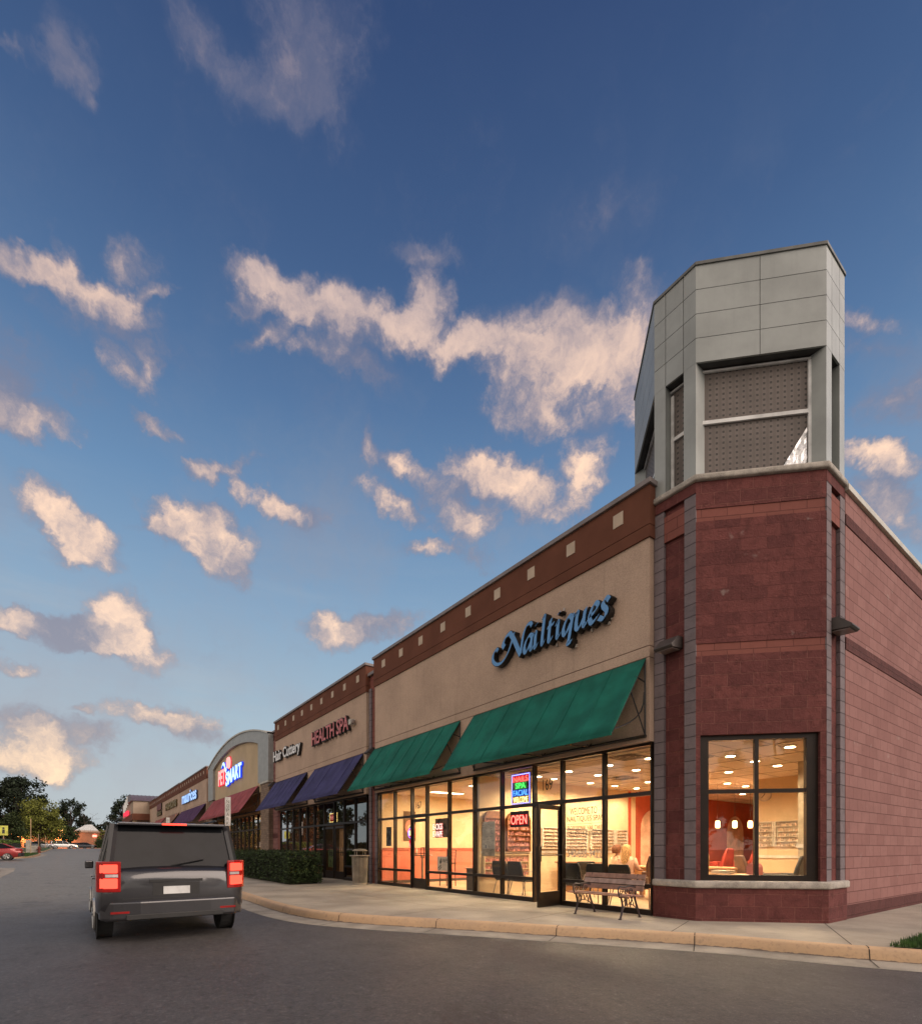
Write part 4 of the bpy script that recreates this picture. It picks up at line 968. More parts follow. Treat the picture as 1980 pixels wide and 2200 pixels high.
def armchair(x, y, a, mat, label, name='salon_chair', s=1, grp='salon chairs inside the spa'):
    r = root(name, (0, 0, 0), label, 'chair', grp)
    MB().box(-.3, .3, -.28, .3, .30, .46).build('seat', mat, r, bevel=.05, seg=3)
    b = MB(); n = 5
    for i in range(n+1):
        t = i/n; z = .42+t*.62; y_ = -.24-.16*t; w = .28*(1-.35*max(0, t-.6)*2.2)
        b.v += [(-w, y_, z), (w, y_, z), (w, y_-.12*(1-t*.4), z), (-w, y_-.12*(1-t*.4), z)]
    for i in range(n):
        aa = 4*i; c = aa+4; b.f += [(aa, aa+1, c+1, c), (aa+1, aa+2, c+2, c+1), (aa+2, aa+3, c+3, c+2), (aa+3, aa, c, c+3)]
    b.f += [(0, 3, 2, 1), (4*n, 4*n+1, 4*n+2, 4*n+3)]
    b.build('backrest', mat, r, smooth=True, bevel=.04, seg=3)
    for sx in (-1, 1): MB().box(sx*.36-.06, sx*.36+.06, -.26, .28, .30, .66).build('armrest', mat, r, bevel=.04, seg=3)
    MB().lathe([(.26, 0), (.26, .03), (.05, .06), (.04, .3)], (0, 0, 0), 16).build('pedestal', CHROME, r)
    r.location = (x, y, .158); r.rotation_euler = (0, 0, R(a)); r.scale = (s, s, s)
BRN = M('brown_leather', (.11, .05, .03), .45); RL = M('red_leather', (.40, .05, .03), .45); TANL = M('tan_leather', (.32, .15, .06), .5)
armchair(-7.0, 10.9, 20, BRN, 'rounded brown salon chair behind the waiting chairs'); armchair(-6.05, 10.0, 40, TANL, 'tan salon chair at the right edge of the last shop pane')
armchair(-5.5, 12.3, -40, BRN, 'dark salon chair in front of the cream racks'); armchair(-4.9, 12.0, 90, VINYLB, 'black salon chair at the right of the turret window')
armchair(-7.9, 13.6, 150, TANL, 'brown rounded chair seen low in the turret window')
for i, (x, y) in enumerate(((-9.4, 16.0), (-9.2, 17.4), (-9.0, 18.9))): armchair(x, y, 90, RL, ['red pedicure chair farthest left before the red wall', 'red pedicure chair in front of the pale arch', 'red pedicure chair beside the turret window bar'][i], 'pedicure_chair', 1.15, 'red pedicure chairs')
# tables with clutter
def table(x, y, w, d, h, mat, label, name='manicure_table', rot=0):
    r = root(name, (0, 0, 0), label, 'table')
    MB().box(-w/2, w/2, -d/2, d/2, h-.05, h).build('table_top', mat, r, bevel=.01)
    MB().box(-w/2+.03, w/2-.03, -d/2+.05, -d/2+.08, h-.25, h-.051).build('apron', mat, r)
    for sx in (-1, 1):
        for sy in (-1, 1): MB().box(sx*(w/2-.05)-.025, sx*(w/2-.05)+.025, sy*(d/2-.07)-.025, sy*(d/2-.07)+.025, 0, h-.051).build('leg', mat, r)
    r.location = (x, y, .158); r.rotation_euler = (0, 0, R(rot)); return r
table(-7.6, 11.6, 1.1, .5, .75, TANWOOD, 'manicure table behind the two seated customers'); table(-6.2, 12.3, 1.1, .5, .75, TANWOOD, 'manicure table seen low through the turret window')
table(-5.3, 10.6, 1.0, .5, .68, TANWOOD, 'low table with papers just inside the turret window')
mb = MB()
r = root('paper_stack', (-5.3, 10.6, .84), 'stack of magazines and papers on the low table inside the turret window', 'papers')
for k in range(5): mb.box(-5.6+rnd.uniform(-.03, .03), -5.25+rnd.uniform(-.03, .03), 10.45, 10.72, .84+k*.012, .851+k*.012)
mb.build('sheet', M('paper', (.75, .68, .55), .7), r)
r = root('gift_box', (-4.35, 9.95, .80), 'small pink gable box standing inside the turret window', 'box')
p0 = (-4.62, 10.02)
PK = M('pink_card', (.75, .28, .26), .6)
MB().box(-4.66, -4.44, 9.92, 10.08, .86, 1.00).build('body', PK, r)
MB().prism([(-4.66, 1.001), (-4.44, 1.001), (-4.48, 1.07), (-4.62, 1.07)], lambda a, b, t: (a, t, b), 9.92, 10.08).build('lid', PK, r)
MB().tube([(-4.60, 10, 1.07), (-4.59, 10, 1.12), (-4.51, 10, 1.12), (-4.50, 10, 1.07)], .008, 6).build('handle', PK, r)
r = root('window_ledge', (-4.3, 9.6, .8), 'wooden ledge inside the turret window under the pink box', 'ledge')
MB().fbox(o_, d_, n_, .1, 1.86, -.62, -.31, .80, .86).build('board', TANWOOD, r)
for a in (.3, 1.7): MB().fbox(o_, d_, n_, a-.02, a+.02, -.60, -.32, .158, .80).build('bracket', TANWOOD, r)
# reception desk and basket of toys
r = root('reception_desk', (-9.5, 11.1, .158), 'wooden reception desk with glass top seen through the open door', 'desk')
MB().box(-10.3, -9.1, 10.9, 11.4, .16, .95).build('body', TANWOOD, r); MB().box(-10.35, -9.05, 10.85, 11.45, .951, .98).build('desk_top', WOOD, r)
MB().box(-10.2, -9.2, 10.885, 10.899, .30, .85).build('front_panel', WOOD, r)
# ------------------------------------------------------------------ vape shop furniture
r = root('bar_stool', (-13.75, 9.55, .158), 'dark ladder back bar stool behind the vape shop door', 'bar stool')
DW = M('dark_stool_wood', (.09, .035, .02), .5)
MB().box(-13.97, -13.57, 9.35, 9.75, .86, .91).build('seat', DW, r, bevel=.01)
for sx in (-.17, .17):
    for sy in (-.17, .17):
        top = 1.34 if sx > 0 else .86
        MB().tube([(-13.77+sx*1.15, 9.55+sy, .16), (-13.77+sx, 9.55+sy, .86)]+([(-13.77+sx+.06, 9.55+sy, 1.32)] if sx > 0 else []), .018, 6).build('leg', DW, r)
mb = MB()
for z in (1.02, 1.12, 1.22, 1.31): mb.tube([(-13.58+(z-.86)*.13, 9.38, z), (-13.58+(z-.86)*.13, 9.72, z)], .014, 6)
mb.build('back_rail', DW, r)
mb = MB()
for z in (.36, .55): mb.tube([(-13.95, 9.38, z), (-13.58, 9.38, z)], .012, 6).tube([(-13.95, 9.72, z), (-13.58, 9.72, z)], .012, 6)
mb.build('stretcher', DW, r)
r = root('bar_table', (-14.9, 9.3, .158), 'round tall bar table inside the vape shop window', 'table')
MB().lathe([(.34, 1.11), (.35, 1.13), (.34, 1.15)], (-14.9, 9.3, 0), 24).build('table_top', M('steel_top', (.25, .18, .14), .3, metal=.5), r)
MB().lathe([(.035, .2), (.035, 1.11)], (-14.9, 9.3, 0), 12).build('column', CHROME, r); MB().lathe([(.27, .16), (.26, .18), (.05, .21)], (-14.9, 9.3, 0), 24).build('base', CHROME, r)
r = root('bottle', (-15.1, 9.2, 1.15), 'slim glass bottle standing on the bar table', 'bottle')
MB().lathe([(.03, 1.15), (.032, 1.27), (.012, 1.33), (.012, 1.38)], (-15.1, 9.2, 0), 12).build('body', M('bottle_glass', (.5, .42, .3), .15), r)
r = root('service_counter', (-11.2, 9.3, .158), 'dark counter with a stepped top at the right of the vape shop', 'counter')
DC = M('dark_counter', (.045, .035, .028), .5)
MB().box(-11.9, -10.75, 8.9, 9.6, .16, .78).build('body', DC, r); MB().box(-11.95, -10.72, 8.85, 9.65, .781, .81).build('counter_top', M('counter_top', (.30, .20, .12), .4), r)
MB().box(-11.7, -10.75, 9.2, 9.62, .811, 1.03).build('riser', DC, r); MB().box(-11.35, -11.0, 9.3, 9.5, 1.031, 1.13).build('register', M('reg', (.12, .1, .08), .5), r)
def flat(name, label, cat_, parts, loc, group=None):
    r = root(name, loc, label, cat_, group)
    for nm, mb, mt in parts: mb.build(nm, mt, r)
    return r
def onwall_x(x):  # printed things on the wall facing +x ; y grows away, text reads left to right as y grows
    return lambda a, b, t: (x+t, a, b)
GREYP = M('grey_poster', (.10, .105, .11), .6, var=.5, vscale=9); DKP = M('dark_poster', (.13, .085, .06), .6, var=.5, vscale=7)
flat('poster', 'narrow grey poster on the vape shop wall left of the flag', 'poster', [('print', MB().box(-15.47, -15.13, GY+.012, GY+.016, 1.44, 2.06), GREYP), ('print_figure', MB().prism([(-15.33, 1.55), (-15.27, 1.55), (-15.28, 1.85), (-15.30, 1.92), (-15.33, 1.85)], lambda a, b, t: (a, GY+.008+t, b), 0, .002), M('pfig', (.03, .03, .03), .6))], (-15.3, GY, 1.44))
# flag with an eye roundel
mb = MB().box(-15.862, -15.858, 9.13, 9.62, 1.62, 2.66)
rd = MB().prism([(9.40+.21*math.cos(t*math.pi/14), 2.12+.24*math.sin(t*math.pi/14)) for t in range(28)], lambda a, b, t: (-15.857+t, a, b), 0, .003)
ey = MB().prism([(9.40+.10*math.cos(t*math.pi/10), 2.10+.075*math.sin(t*math.pi/10)) for t in range(20)], lambda a, b, t: (-15.853+t, a, b), 0, .002)
pu = MB().prism([(9.40+.035*math.cos(t*math.pi/8), 2.10+.045*math.sin(t*math.pi/8)) for t in range(16)], lambda a, b, t: (-15.850+t, a, b), 0, .002)
flat('wall_banner', 'brown banner with a pink disc and eye on the vape shop wall', 'banner', [('cloth', mb, M('banner_cloth', (.16, .085, .04), .8)), ('disc', rd, M('pink_disc', (.60, .22, .14), .7)), ('eye_white', ey, M('eye_cream', (.7, .6, .4), .7)), ('pupil', pu, BLACK)], (-15.86, 9.4, 1.62))
flat('poster', 'dark patterned poster behind the lit vape lettering', 'poster', [('print', MB().box(-12.52, -11.90, GY+.014, GY+.018, 1.66, 2.20), DKP)], (-12.2, GY, 1.66))
NEONR = emi('red_neon', (1, .07, .05), 4.0); NEONW = emi('hot_neon', (1, .80, .62), 2.2); NEONB = emi('blue_neon', (.18, .14, 1), 3.2); NEONY = emi('yellow_neon', (1, .85, .30), 3.2); NEONG = emi('green_neon', (.05, 1, .10), 2.6); NEONC = emi('cyan_neon', (.10, .35, 1), 2.6); BOARD = M('sign_board', (.02, .015, .03), .4)
r = root('window_lettering_sign', (-12.3, GY, 1.7), 'lit white and red vape lettering in the window beside the vape shop door', 'sign')
for tx, z in (('E-CIGS', 1.89), ('E-VAPE', 1.68)):
    fit_text(tx, -12.60, -12.13, z, z+.165, WP(GY-.008), .004).build('letters', emi('white_sign_glow', (1, .86, .75), 1.5), r)
    fit_text(tx, -12.615, -12.115, z-.012, z+.177, WP(GY-.003), .002, bold=.03).build('letter_outline', emi('red_sign_glow', (1, .10, .06), 1.1), r)
r = root('poster_board', (-12.1, GY, .70), 'cream poster with a crown drawing low beside the vape shop door', 'poster')
MB().box(-12.38, -11.84, GY-.012, GY-.008, .72, 1.13).build('print', M('cream_paper', (.55, .45, .34), .7, var=.1), r)
mb = fit_text('VAPE', -12.16, -11.86, .96, 1.07, WP(GY-.013), .002); q = fit_text('LOUNGE', -12.16, -11.86, .88, .94, WP(GY-.013), .002)
mb.v and mb.build('print_text', NUM, r)
MB().prism([(-12.30, 1.08), (-12.26, .98), (-12.2, 1.1), (-12.17, .97), (-12.12, 1.02), (-12.2, .92), (-12.24, .92)], lambda a, b, t: (a, GY-.014-t, b), 0, .002).prism([(-12.34, .80), (-12.2, .90), (-12.18, .88), (-12.33, .77)], lambda a, b, t: (a, GY-.014-t, b), 0, .002).prism([(-12.30, .75), (-12.17, .85), (-12.15, .83), (-12.28, .73)], lambda a, b, t: (a, GY-.014-t, b), 0, .002).build('print_drawing', NUM, r)
# small neon OPEN in an oval
r = root('neon_sign', (-14.1, GY+.1, 1.5), 'small glowing oval OPEN neon left of the vape shop door', 'sign')
cxn, czn = -14.03, 1.83
MB().tube([(cxn+.17*math.cos(t*math.pi/14), GY+.10, czn+.155*math.sin(t*math.pi/14)) for t in range(29)], .010, 6, False).build('oval_tube', NEONB, r)
fit_text('OPEN', cxn-.12, cxn+.12, czn-.07, czn+.08, WP(GY+.11), .015, bold=.03).build('letters', NEONY, r)
MB().box(cxn-.17, cxn+.17, GY+.125, GY+.15, czn-.15, czn+.15).build('back_board', M('red_board', (.30, .02, .02), .4, emit=(1, .02, .03), es=.9), r)
MB().box(cxn-.13, cxn+.13, GY+.11, GY+.13, 1.40, 1.62).build('lower_board', M('red_board2', (.4, .02, .03), .4, emit=(1, .02, .05), es=.9), r)
fit_text('BAR', cxn-.11, cxn+.11, 1.42, 1.52, WP(GY+.105), .004).build('lower_letters', emi('pink_glow', (1, .35, .35), 1.6), r)
# ------------------------------------------------------------------ lit signs in the spa window
r = root('led_sign', (-9.1, 8.42, 2.38), 'tall lit window sign reading NAILS SPA FACIAL WELCOME', 'sign')
LX0, LX1, LZ0, LZ1 = -9.44, -8.80, 2.40, 3.12; yl = 8.42
MB().box(LX0, LX1, yl, yl+.03, LZ0, LZ1).build('board', BOARD, r)
rows4 = (('NAILS', NEONR, 2.93, 3.06, 'red', (.55, .02, .02)), ('SPA', NEONG, 2.77, 2.90, 'green', (.01, .28, .02)), ('FACIAL', NEONC, 2.60, 2.73, 'blue', (.01, .06, .45)), ('WELCOME', NEONY, 2.44, 2.57, 'yellow', (.35, .14, .0)))
for tx, mt, a, b, nm, hc in rows4:
    hw = .20 if tx == 'SPA' else .28
    mid = (LX0+LX1)/2
    MB().box(mid-hw, mid+hw, yl-.004, yl-.001, a-.012, b+.012).build('glow_panel', emi('halo_'+nm, tuple(v+.001 for v in hc), 1.0), r)
    fit_text(tx, mid-hw+.03, mid+hw-.03, a, b, WP(yl-.006), .006, bold=-.004).build('letters', mt, r)
mb = MB(); k = 0
for i in range(24):
    x = LX0+.02+(LX1-LX0-.06)*i/23
    for z in (LZ0+.012, LZ1-.03): mb.box(x, x+.014, yl-.008, yl-.001, z, z+.014)
for i in range(27):
    z = LZ0+.012+(LZ1-LZ0-.04)*i/26
    for x in (LX0+.01, LX1-.025): mb.box(x, x+.014, yl-.008, yl-.001, z, z+.014)
mb.build('border_lights', emi('pale_blue_led', (.45, .45, 1), 3.5), r)
MB().box(LX0, LX1, yl-.0009, yl-.0001, LZ0, LZ0+.035).box(LX0, LX1, yl-.0009, yl-.0001, LZ1-.04, LZ1).box(LX0, LX0+.033, yl-.0009, yl-.0001, LZ0+.035, LZ1-.04).box(LX1-.033, LX1, yl-.0009, yl-.0001, LZ0+.035, LZ1-.04).build('border', emi('deep_blue_glow', (.06, .04, .85), 1.4), r)
MB().tube([(LX0+.1, yl, LZ1), (LX0+.1, yl, 3.22)], .003, 4).tube([(LX1-.1, yl, LZ1), (LX1-.1, yl, 3.22)], .003, 4).build('hanging_cord', BLACK, r)
r = root('open_sign', (-9.15, 8.40, 1.86), 'rectangular sign with red glowing letters OPEN in the spa window', 'sign')
MB().box(-9.46, -8.84, 8.40, 8.43, 1.86, 2.23).build('board', BOARD, r)
MB().box(-9.44, -8.86, 8.396, 8.399, 1.91, 2.15).build('glow_panel', emi('halo_open', (.38, .0, .004), 1.0), r)
fit_text('OPEN', -9.42, -8.88, 1.92, 2.14, WP(8.39), .008, bold=.0).build('letters', emi('open_red', (1, .16, .12), 3.8), r)
MB().tube([(-9.4, 8.41, 2.23), (-9.15, 8.41, 2.33), (-8.9, 8.41, 2.23)], .003, 4).build('hanging_cord', BLACK, r)
r = root('notice_sheet', (-10.2, GY, 1.24), 'long taped newspaper page on the glass left of the OPEN sign', 'notice')
MB().box(-10.38, -9.86, GY+.012, GY+.016, 1.16, 2.02).build('sheet', M('newsprint', (.42, .34, .25), .8, var=.15, vscale=5), r)
mb = MB()
for i in range(60):
    x = rnd.uniform(-10.36, -9.95); z = rnd.uniform(1.2, 1.95); mb.box(x, x+rnd.uniform(.02, .08), GY+.009, GY+.011, z, z+rnd.uniform(.003, .012))
mb.box(-10.24, -10.19, GY+.008, GY+.0085, 1.36, 1.44); mb.build('print', M('newsprint_ink', (.14, .12, .10), .8), r)
# ------------------------------------------------------------------ two seated customers
def person(x, y, rot, hairc, topc, label, longhair):
    r = root('person', (0, 0, 0), label, 'person')
    nodes = {'pel': ((0, 0, .50), .15), 'bel': ((0, .0, .68), .125), 'che': ((0, .01, .88), .145), 'nk0': ((0, 0, 1.03), .07), 'nk': ((0, .01, 1.09), .05), 'hd0': ((0, .02, 1.17), .075), 'hd': ((0, .02, 1.25), .088), 'hd1': ((0, .01, 1.32), .06),
             'sl': ((-.17, 0, .99), .06), 'el': ((-.22, .08, .76), .045), 'wl': ((-.14, .30, .74), .032), 'sr': ((.17, 0, .99), .06), 'er': ((.22, .08, .76), .045), 'wr': ((.14, .30, .74), .032),
             'hl': ((-.09, .06, .49), .10), 'kl': ((-.11, .44, .48), .07), 'al': ((-.11, .46, .10), .045), 'fl': ((-.11, .58, .05), .04), 'hr': ((.09, .06, .49), .10), 'kr': ((.11, .44, .48), .07), 'ar': ((.11, .46, .10), .045), 'fr': ((.11, .58, .05), .04)}
    ed = [('pel', 'bel'), ('bel', 'che'), ('che', 'nk0'), ('nk0', 'nk'), ('nk', 'hd0'), ('hd0', 'hd'), ('hd', 'hd1'), ('che', 'sl'), ('sl', 'el'), ('el', 'wl'), ('che', 'sr'), ('sr', 'er'), ('er', 'wr'), ('pel', 'hl'), ('hl', 'kl'), ('kl', 'al'), ('al', 'fl'), ('pel', 'hr'), ('hr', 'kr'), ('kr', 'ar'), ('ar', 'fr')]
    ks = list(nodes)
    for s_, w_ in (('l', -1), ('r', 1)):
        wx, wy, wz = nodes['w'+s_][0]
        nodes['p'+s_] = ((wx, wy+.07, wz), .028); ed.append(('w'+s_, 'p'+s_))
        for fi in range(5):
            dx = (fi-1.5)*.018 if fi < 4 else -w_*.04; ln = (.085, .095, .09, .07, .05)[fi]
            nodes['f%s%da' % (s_, fi)] = ((wx+dx, wy+.10 if fi < 4 else wy+.06, wz-.005), .009); nodes['f%s%db' % (s_, fi)] = ((wx+dx*1.3, wy+.10+ln*.8, wz-.03), .008)
            ed += [('p'+s_, 'f%s%da' % (s_, fi)), ('f%s%da' % (s_, fi), 'f%s%db' % (s_, fi))]
    ks = list(nodes); me = bpy.data.meshes.new('body'); me.from_pydata([nodes[k][0] for k in ks], [(ks.index(a), ks.index(b)) for a, b in ed], [])
    o = bpy.data.objects.new('body', me); COL.objects.link(o); o.parent = r
    md = o.modifiers.new('k', 'SKIN')
    for i, k in enumerate(ks): me.skin_vertices[0].data[i].radius = (nodes[k][1],)*2; me.skin_vertices[0].data[i].use_root = (i == 0)
    sb = o.modifiers.new('s', 'SUBSURF'); sb.levels = 1; sb.render_levels = 2; me.materials.append(M('skin', (.50, .27, .17), .6)); md.use_smooth_shade = True
    # clothing: a slightly larger shell over the torso and arms
    def shell(name, rings, mat):
        mb = MB(); n = 14
        for (cx_, cy_, z, rx, ry) in rings:
            for j in range(n): t = 2*math.pi*j/n; mb.v.append((cx_+rx*math.cos(t), cy_+ry*math.sin(t), z))
        for i in range(len(rings)-1):
            for j in range(n): a = i*n+j; b = i*n+(j+1) % n; mb.f.append((a, b, b+n, a+n))
        return mb.build(name, mat, r, smooth='all')
    tm = M('top_'+name_key(topc), topc, .8)
    shell('top', [(0, 0, .50, .19, .15), (0, 0, .62, .165, .14), (0, 0, .80, .185, .15), (0, 0, .93, .215, .13), (0, 0, 1.01, .20, .10), (0, 0, 1.06, .10, .08)], tm)
    mb = MB()
    for s_ in (-1, 1): mb.tube([(s_*.17, 0, 1.0), (s_*.225, .07, .78), (s_*.19, .20, .75)], [.075, .062, .05], 10)
    mb.build('sleeve', tm, r, smooth='all')
    hm = M('hair_'+name_key(hairc), hairc, .7, var=.3, vscale=40)
    if longhair: shell('hair', [(0, -.02, 1.345, .03, .03), (0, -.02, 1.33, .075, .085), (0, -.03, 1.26, .108, .115), (0, -.05, 1.16, .112, .095), (0, -.075, 1.05, .11, .07), (0, -.10, .93, .10, .05), (0, -.11, .86, .05, .03)], hm)
    else: shell('hair', [(0, -.01, 1.35, .03, .03), (0, -.01, 1.335, .08, .09), (0, -.02, 1.27, .115, .12), (0, -.035, 1.19, .12, .10), (0, -.04, 1.13, .10, .075)], hm)
    mb = MB()
    for s_ in (-1, 1): mb.lathe([(.001, -.006), (.011, 0), (.001, .006)], (s_*.032, .105, 1.235), 8, 'y')
    mb.build('eye', M('eye_dark', (.03, .02, .02), .3), r); MB().lathe([(.006, .095), (.014, .108), (.003, .122)], (0, 0, 1.205), 8, 'y').build('nose', M('skin', (.5, .27, .17), .6), r); MB().box(-.022, .022, .093, .101, 1.165, 1.173).build('mouth', M('lip', (.4, .1, .08), .5), r)
    r.location = (x, y, .10); r.rotation_euler = (0, 0, R(rot)); return r
def name_key(c): return '%02d%02d%02d' % tuple(int(v*99) for v in c)
person(-8.30, 10.95, -15, (.16, .055, .02), (.62, .35, .22), 'seated customer with short brown bob, seen from behind past the phone number', False)
person(-7.75, 10.6, 5, (.55, .30, .12), (.66, .38, .26), 'seated customer with long blonde hair, back turned, beside the middle upright', True)
# ================================================================== the neighbouring shops
def shell_room(par, x0, x1, y1, zc, zf, wall, floor=FLOORM):
    MB().box(x0, x1, 8.32, y1, zf-.04, zf+.005).build('floor', floor, par)
    MB().box(x0, x1, y1, y1+.1, zf, zc).build('interior_wall', wall, par); MB().box(x0, x0+.1, 8.32, y1, zf, zc).build('interior_wall', wall, par); MB().box(x1-.1, x1, 8.32, y1, zf, zc).build('interior_wall', wall, par)
    MB().box(x0, x1, 8.55, y1, zc, zc+.05).build('ceiling', CEIL, par)
def room_light(par, x, y, z, sx, sy, e, col=(1, .72, .42)):
    MB().box(x-sx/2, x+sx/2, y-sy/2, y+sy/2, z-.03, z-.005).build('ceiling_lamp', emi('room_glow', (1, .72, .42), 4), par)
    L = bpy.data.lights.new('room', 'AREA'); L.shape = 'RECTANGLE'; L.size = sx; L.size_y = sy; L.energy = e; L.color = col
    lo = bpy.data.objects.new('room_lamp', L); COL.objects.link(lo); o = par['_o']; lo.location = (x-o[0], y-o[1], z-.05-o[2]); lo.parent = par
def rear(par, x0, x1, top, zf=.1):
    MB().box(x0, x1, 24, 24.2, zf, top).build('rear_wall', PINK, par); MB().box(x0, x1, 8.44, 24, top-1.0, top-.9).build('roof', MATS['roof_membrane'], par)
    MB().box(x0, x0+.15, 8.46, 24, zf, top-.3).build('party_wall', PINK, par)
hair = root('salon_building', (-22, 12, .15), 'beige shop building with dark blue awnings between the arched store and the corner unit', 'building')
stucco_wall(hair, -27.02, -16.64, 3.27, 4.72, 4.92, 6.82, 7.82)
tiles(hair, [-17.25-1.152*i for i in range(9)], 7.42, WY)
MB().box(-27.02, -16.64, WY+.35, GY+.3, 3.28, 3.6).build('header', STUCCO, hair)
rear(hair, -27.0, -16.64, 7.5)
EH = [-26.6, -25.6, -24.65, -23.75, -22.8, -21.9, -20.8, -19.75, -18.8, -17.8, -16.8]
for i in range(10):
    if i == 6 or i == 7: storefront_bay(hair, EH[i], EH[i+1], [3.26], GY, 2.28, glass=GLASSD)
    else: storefront_bay(hair, EH[i], EH[i+1], [.67, 2.33, 3.26], GY, .15, glass=GLASSD)
for i, (x, gm) in enumerate(((EH[6], GLASSD), (EH[7], GLASSD))):
    d = door_leaf(hair, w=.94); d.parent = hair; d.location = (x+.03+22, GY-12, .01)
MB().box(-27.02, -26.62, 8.2, 8.5, .1, 3.27).build('pier', SMOOTHR, hair)
shell_room(hair, -27, -21.6, 13, 3.3, .16, M('salon_wall', (.55, .30, .18), .85)); shell_room(hair, -21.58, -16.7, 13, 3.3, .16, M('dim_wall', (.16, .10, .07), .85))
room_light(hair, -24.5, 10.6, 3.28, 1.2, .5, 110)
room_light(hair, -19.2, 10.6, 3.28, .5, .3, 14)
rack('salon_shelf', (-23.3, 12.99), (1, 0), (0, -1), 1.5, .5, 2.1, 6, 'shelf of red and white bottles behind the hair salon glass', WOOD, BOT, 'salon shelves')
rack('salon_shelf', (-25.4, 9.6), (1, 0), (0, -1), 1.2, .45, 1.7, 4, 'freestanding shelf with products near the hair salon window', CREAM, BOT, 'salon shelves')
flat('poster', 'white poster with a standing figure left of the health spa door', 'poster', [('print', MB().box(-21.7, -20.95, GY+.012, GY+.016, .72, 1.75), M('pale_poster', (.40, .40, .36), .7, var=.1)), ('print_figure', MB().prism([(-21.38, .85), (-21.26, .85), (-21.27, 1.25), (-21.24, 1.4), (-21.30, 1.5), (-21.36, 1.4)], lambda a, b, t: (a, GY+.008+t, b), 0, .002), NUM)], (-21.3, GY, .72))
flat('poster', 'green poster lowest in the glass beside the trash can', 'poster', [('print', MB().box(-18.7, -17.95, GY+.012, GY+.016, .70, 1.28), M('green_poster', (.12, .20, .03), .7, var=.5, vscale=5)), ('print_disc', MB().prism([(-18.5+.09*math.cos(t*math.pi/8), 1.45+.13*math.sin(t*math.pi/8)) for t in range(16)], lambda a, b, t: (a, GY+.008+t, b), 0, .002), M('pale_poster', (.4, .4, .36), .7))], (-18.3, GY, .70))
flat('poster', 'green poster on the door glass of the health spa', 'poster', [('print', MB().box(-20.6, -19.95, GY+.06, GY+.064, .60, 1.35), M('green_poster2', (.10, .13, .04), .7, var=.5, vscale=5))], (-20.3, GY, .6))
flat('curtain', 'tan curtain just inside the health spa door', 'curtain', [('cloth', MB().box(-19.6, -19.1, GY+.12, GY+.15, .3, 2.2), M('tan_curtain', (.45, .25, .12), .8))], (-19.3, GY, .3))
r = root('lit_window_sign', (-20.2, 8.4, 2.45), 'small red lit sign with yellow border reading MASSAGE', 'sign')
MB().box(-20.62, -19.78, 8.36, 8.39, 2.42, 2.82).build('board', BOARD, r)
mb = MB()
mb.box(-20.60, -19.80, 8.35, 8.359, 2.43, 2.47).box(-20.60, -19.80, 8.35, 8.359, 2.77, 2.81).box(-20.60, -20.56, 8.35, 8.359, 2.471, 2.769).box(-19.84, -19.80, 8.35, 8.359, 2.471, 2.769)
mb.build('border', emi('yellow_border', (1, .72, .25), 3.5), r)
MB().box(-20.555, -19.845, 8.354, 8.359, 2.475, 2.765).build('glow_panel', emi('halo_m', (.6, .02, .01), 1.2), r)
fit_text('MASSAGE', -20.52, -19.88, 2.54, 2.70, WP(8.352), .004).build('letters', emi('rose_glow', (1, .35, .3), 2.6), r)
awning(-21.5, -16.82, 4.70, 3.27, WY, .95, NAVY, 'dark blue awning under the HEALTH SPA letters', nseam=7)
awning(-27.0, -22.38, 4.70, 3.27, WY, .95, NAVY, 'dark blue awning under the Hair Cuttery letters', nseam=7)
def letters(name, label, items, y0=WY, depth=.13, loc=None):
    r = root(name, loc, label, 'sign')
    for (tx, a, b, z0, z1, face, side, bold, warp) in items:
        fit_text(tx, a, b, z0, z1, WP(y0-depth-.001), .012, bold=bold, warp=warp).build('letter_face', face, r)
        fit_text(tx, a-.03, b+.03, z0-.03, z1+.03, WP(y0-.03), depth-.032, bold=bold+.02, warp=warp).build('letter_return', side, r)
    return r
r = letters('channel_letter_sign', 'white channel letters reading Hair Cuttery above the left blue awning', [('Hair Cuttery', -26.95, -23.0, 5.58, 6.24, M('white_acrylic', (.88, .86, .82), .4), BLACK, .02, None)], loc=(-25, WY, 5.8))
r = letters('channel_letter_sign', 'pink red channel letters reading HEALTH SPA', [('HEALTH SPA', -21.56, -17.85, 5.70, 6.25, M('rose_acrylic', (.58, .17, .17), .5, var=.1), BLACK, .015, None)], loc=(-19.7, WY, 5.9))
r = root('flood_lamp', (-17.6, WY, 6.0), 'small pale flood lamp beside the HEALTH SPA letters', 'lamp')
MB().box(-17.72, -17.52, WY-.20, WY, 5.84, 6.04).build('housing', M('pale_housing', (.5, .48, .42), .5), r, bevel=.02); MB().lathe([(.07, -.05), (.075, .03), (.04, .05)], (-17.45, WY-.12, 5.92), 12, 'x').build('lens', LENS, r)
# recessed link between hair salon and arched store
link = root('link_wall', (-27.4, 8.4, .15), 'narrow pinkish block wall between the arched store and the salon', 'building')
MB().box(-28.3, -27.03, 8.22, 8.7, .1, 7.4).build('wall', PINK, link); MB().box(-28.3, -27.03, 8.205, 8.219, 1.9, 2.15).box(-28.3, -27.03, 8.205, 8.219, 7.0, 7.4).build('band', DARKBAND, link); MB().box(-28.33, -27.03, 8.15, 8.7, 7.402, 7.49).build('coping', COPING, link)
wall_lamp((-28.3, 8.22), (1, 0), (0, -1), .75, 4.72, 'bronze wall lamp left of the dark blue awnings', b0=0, w=.26)
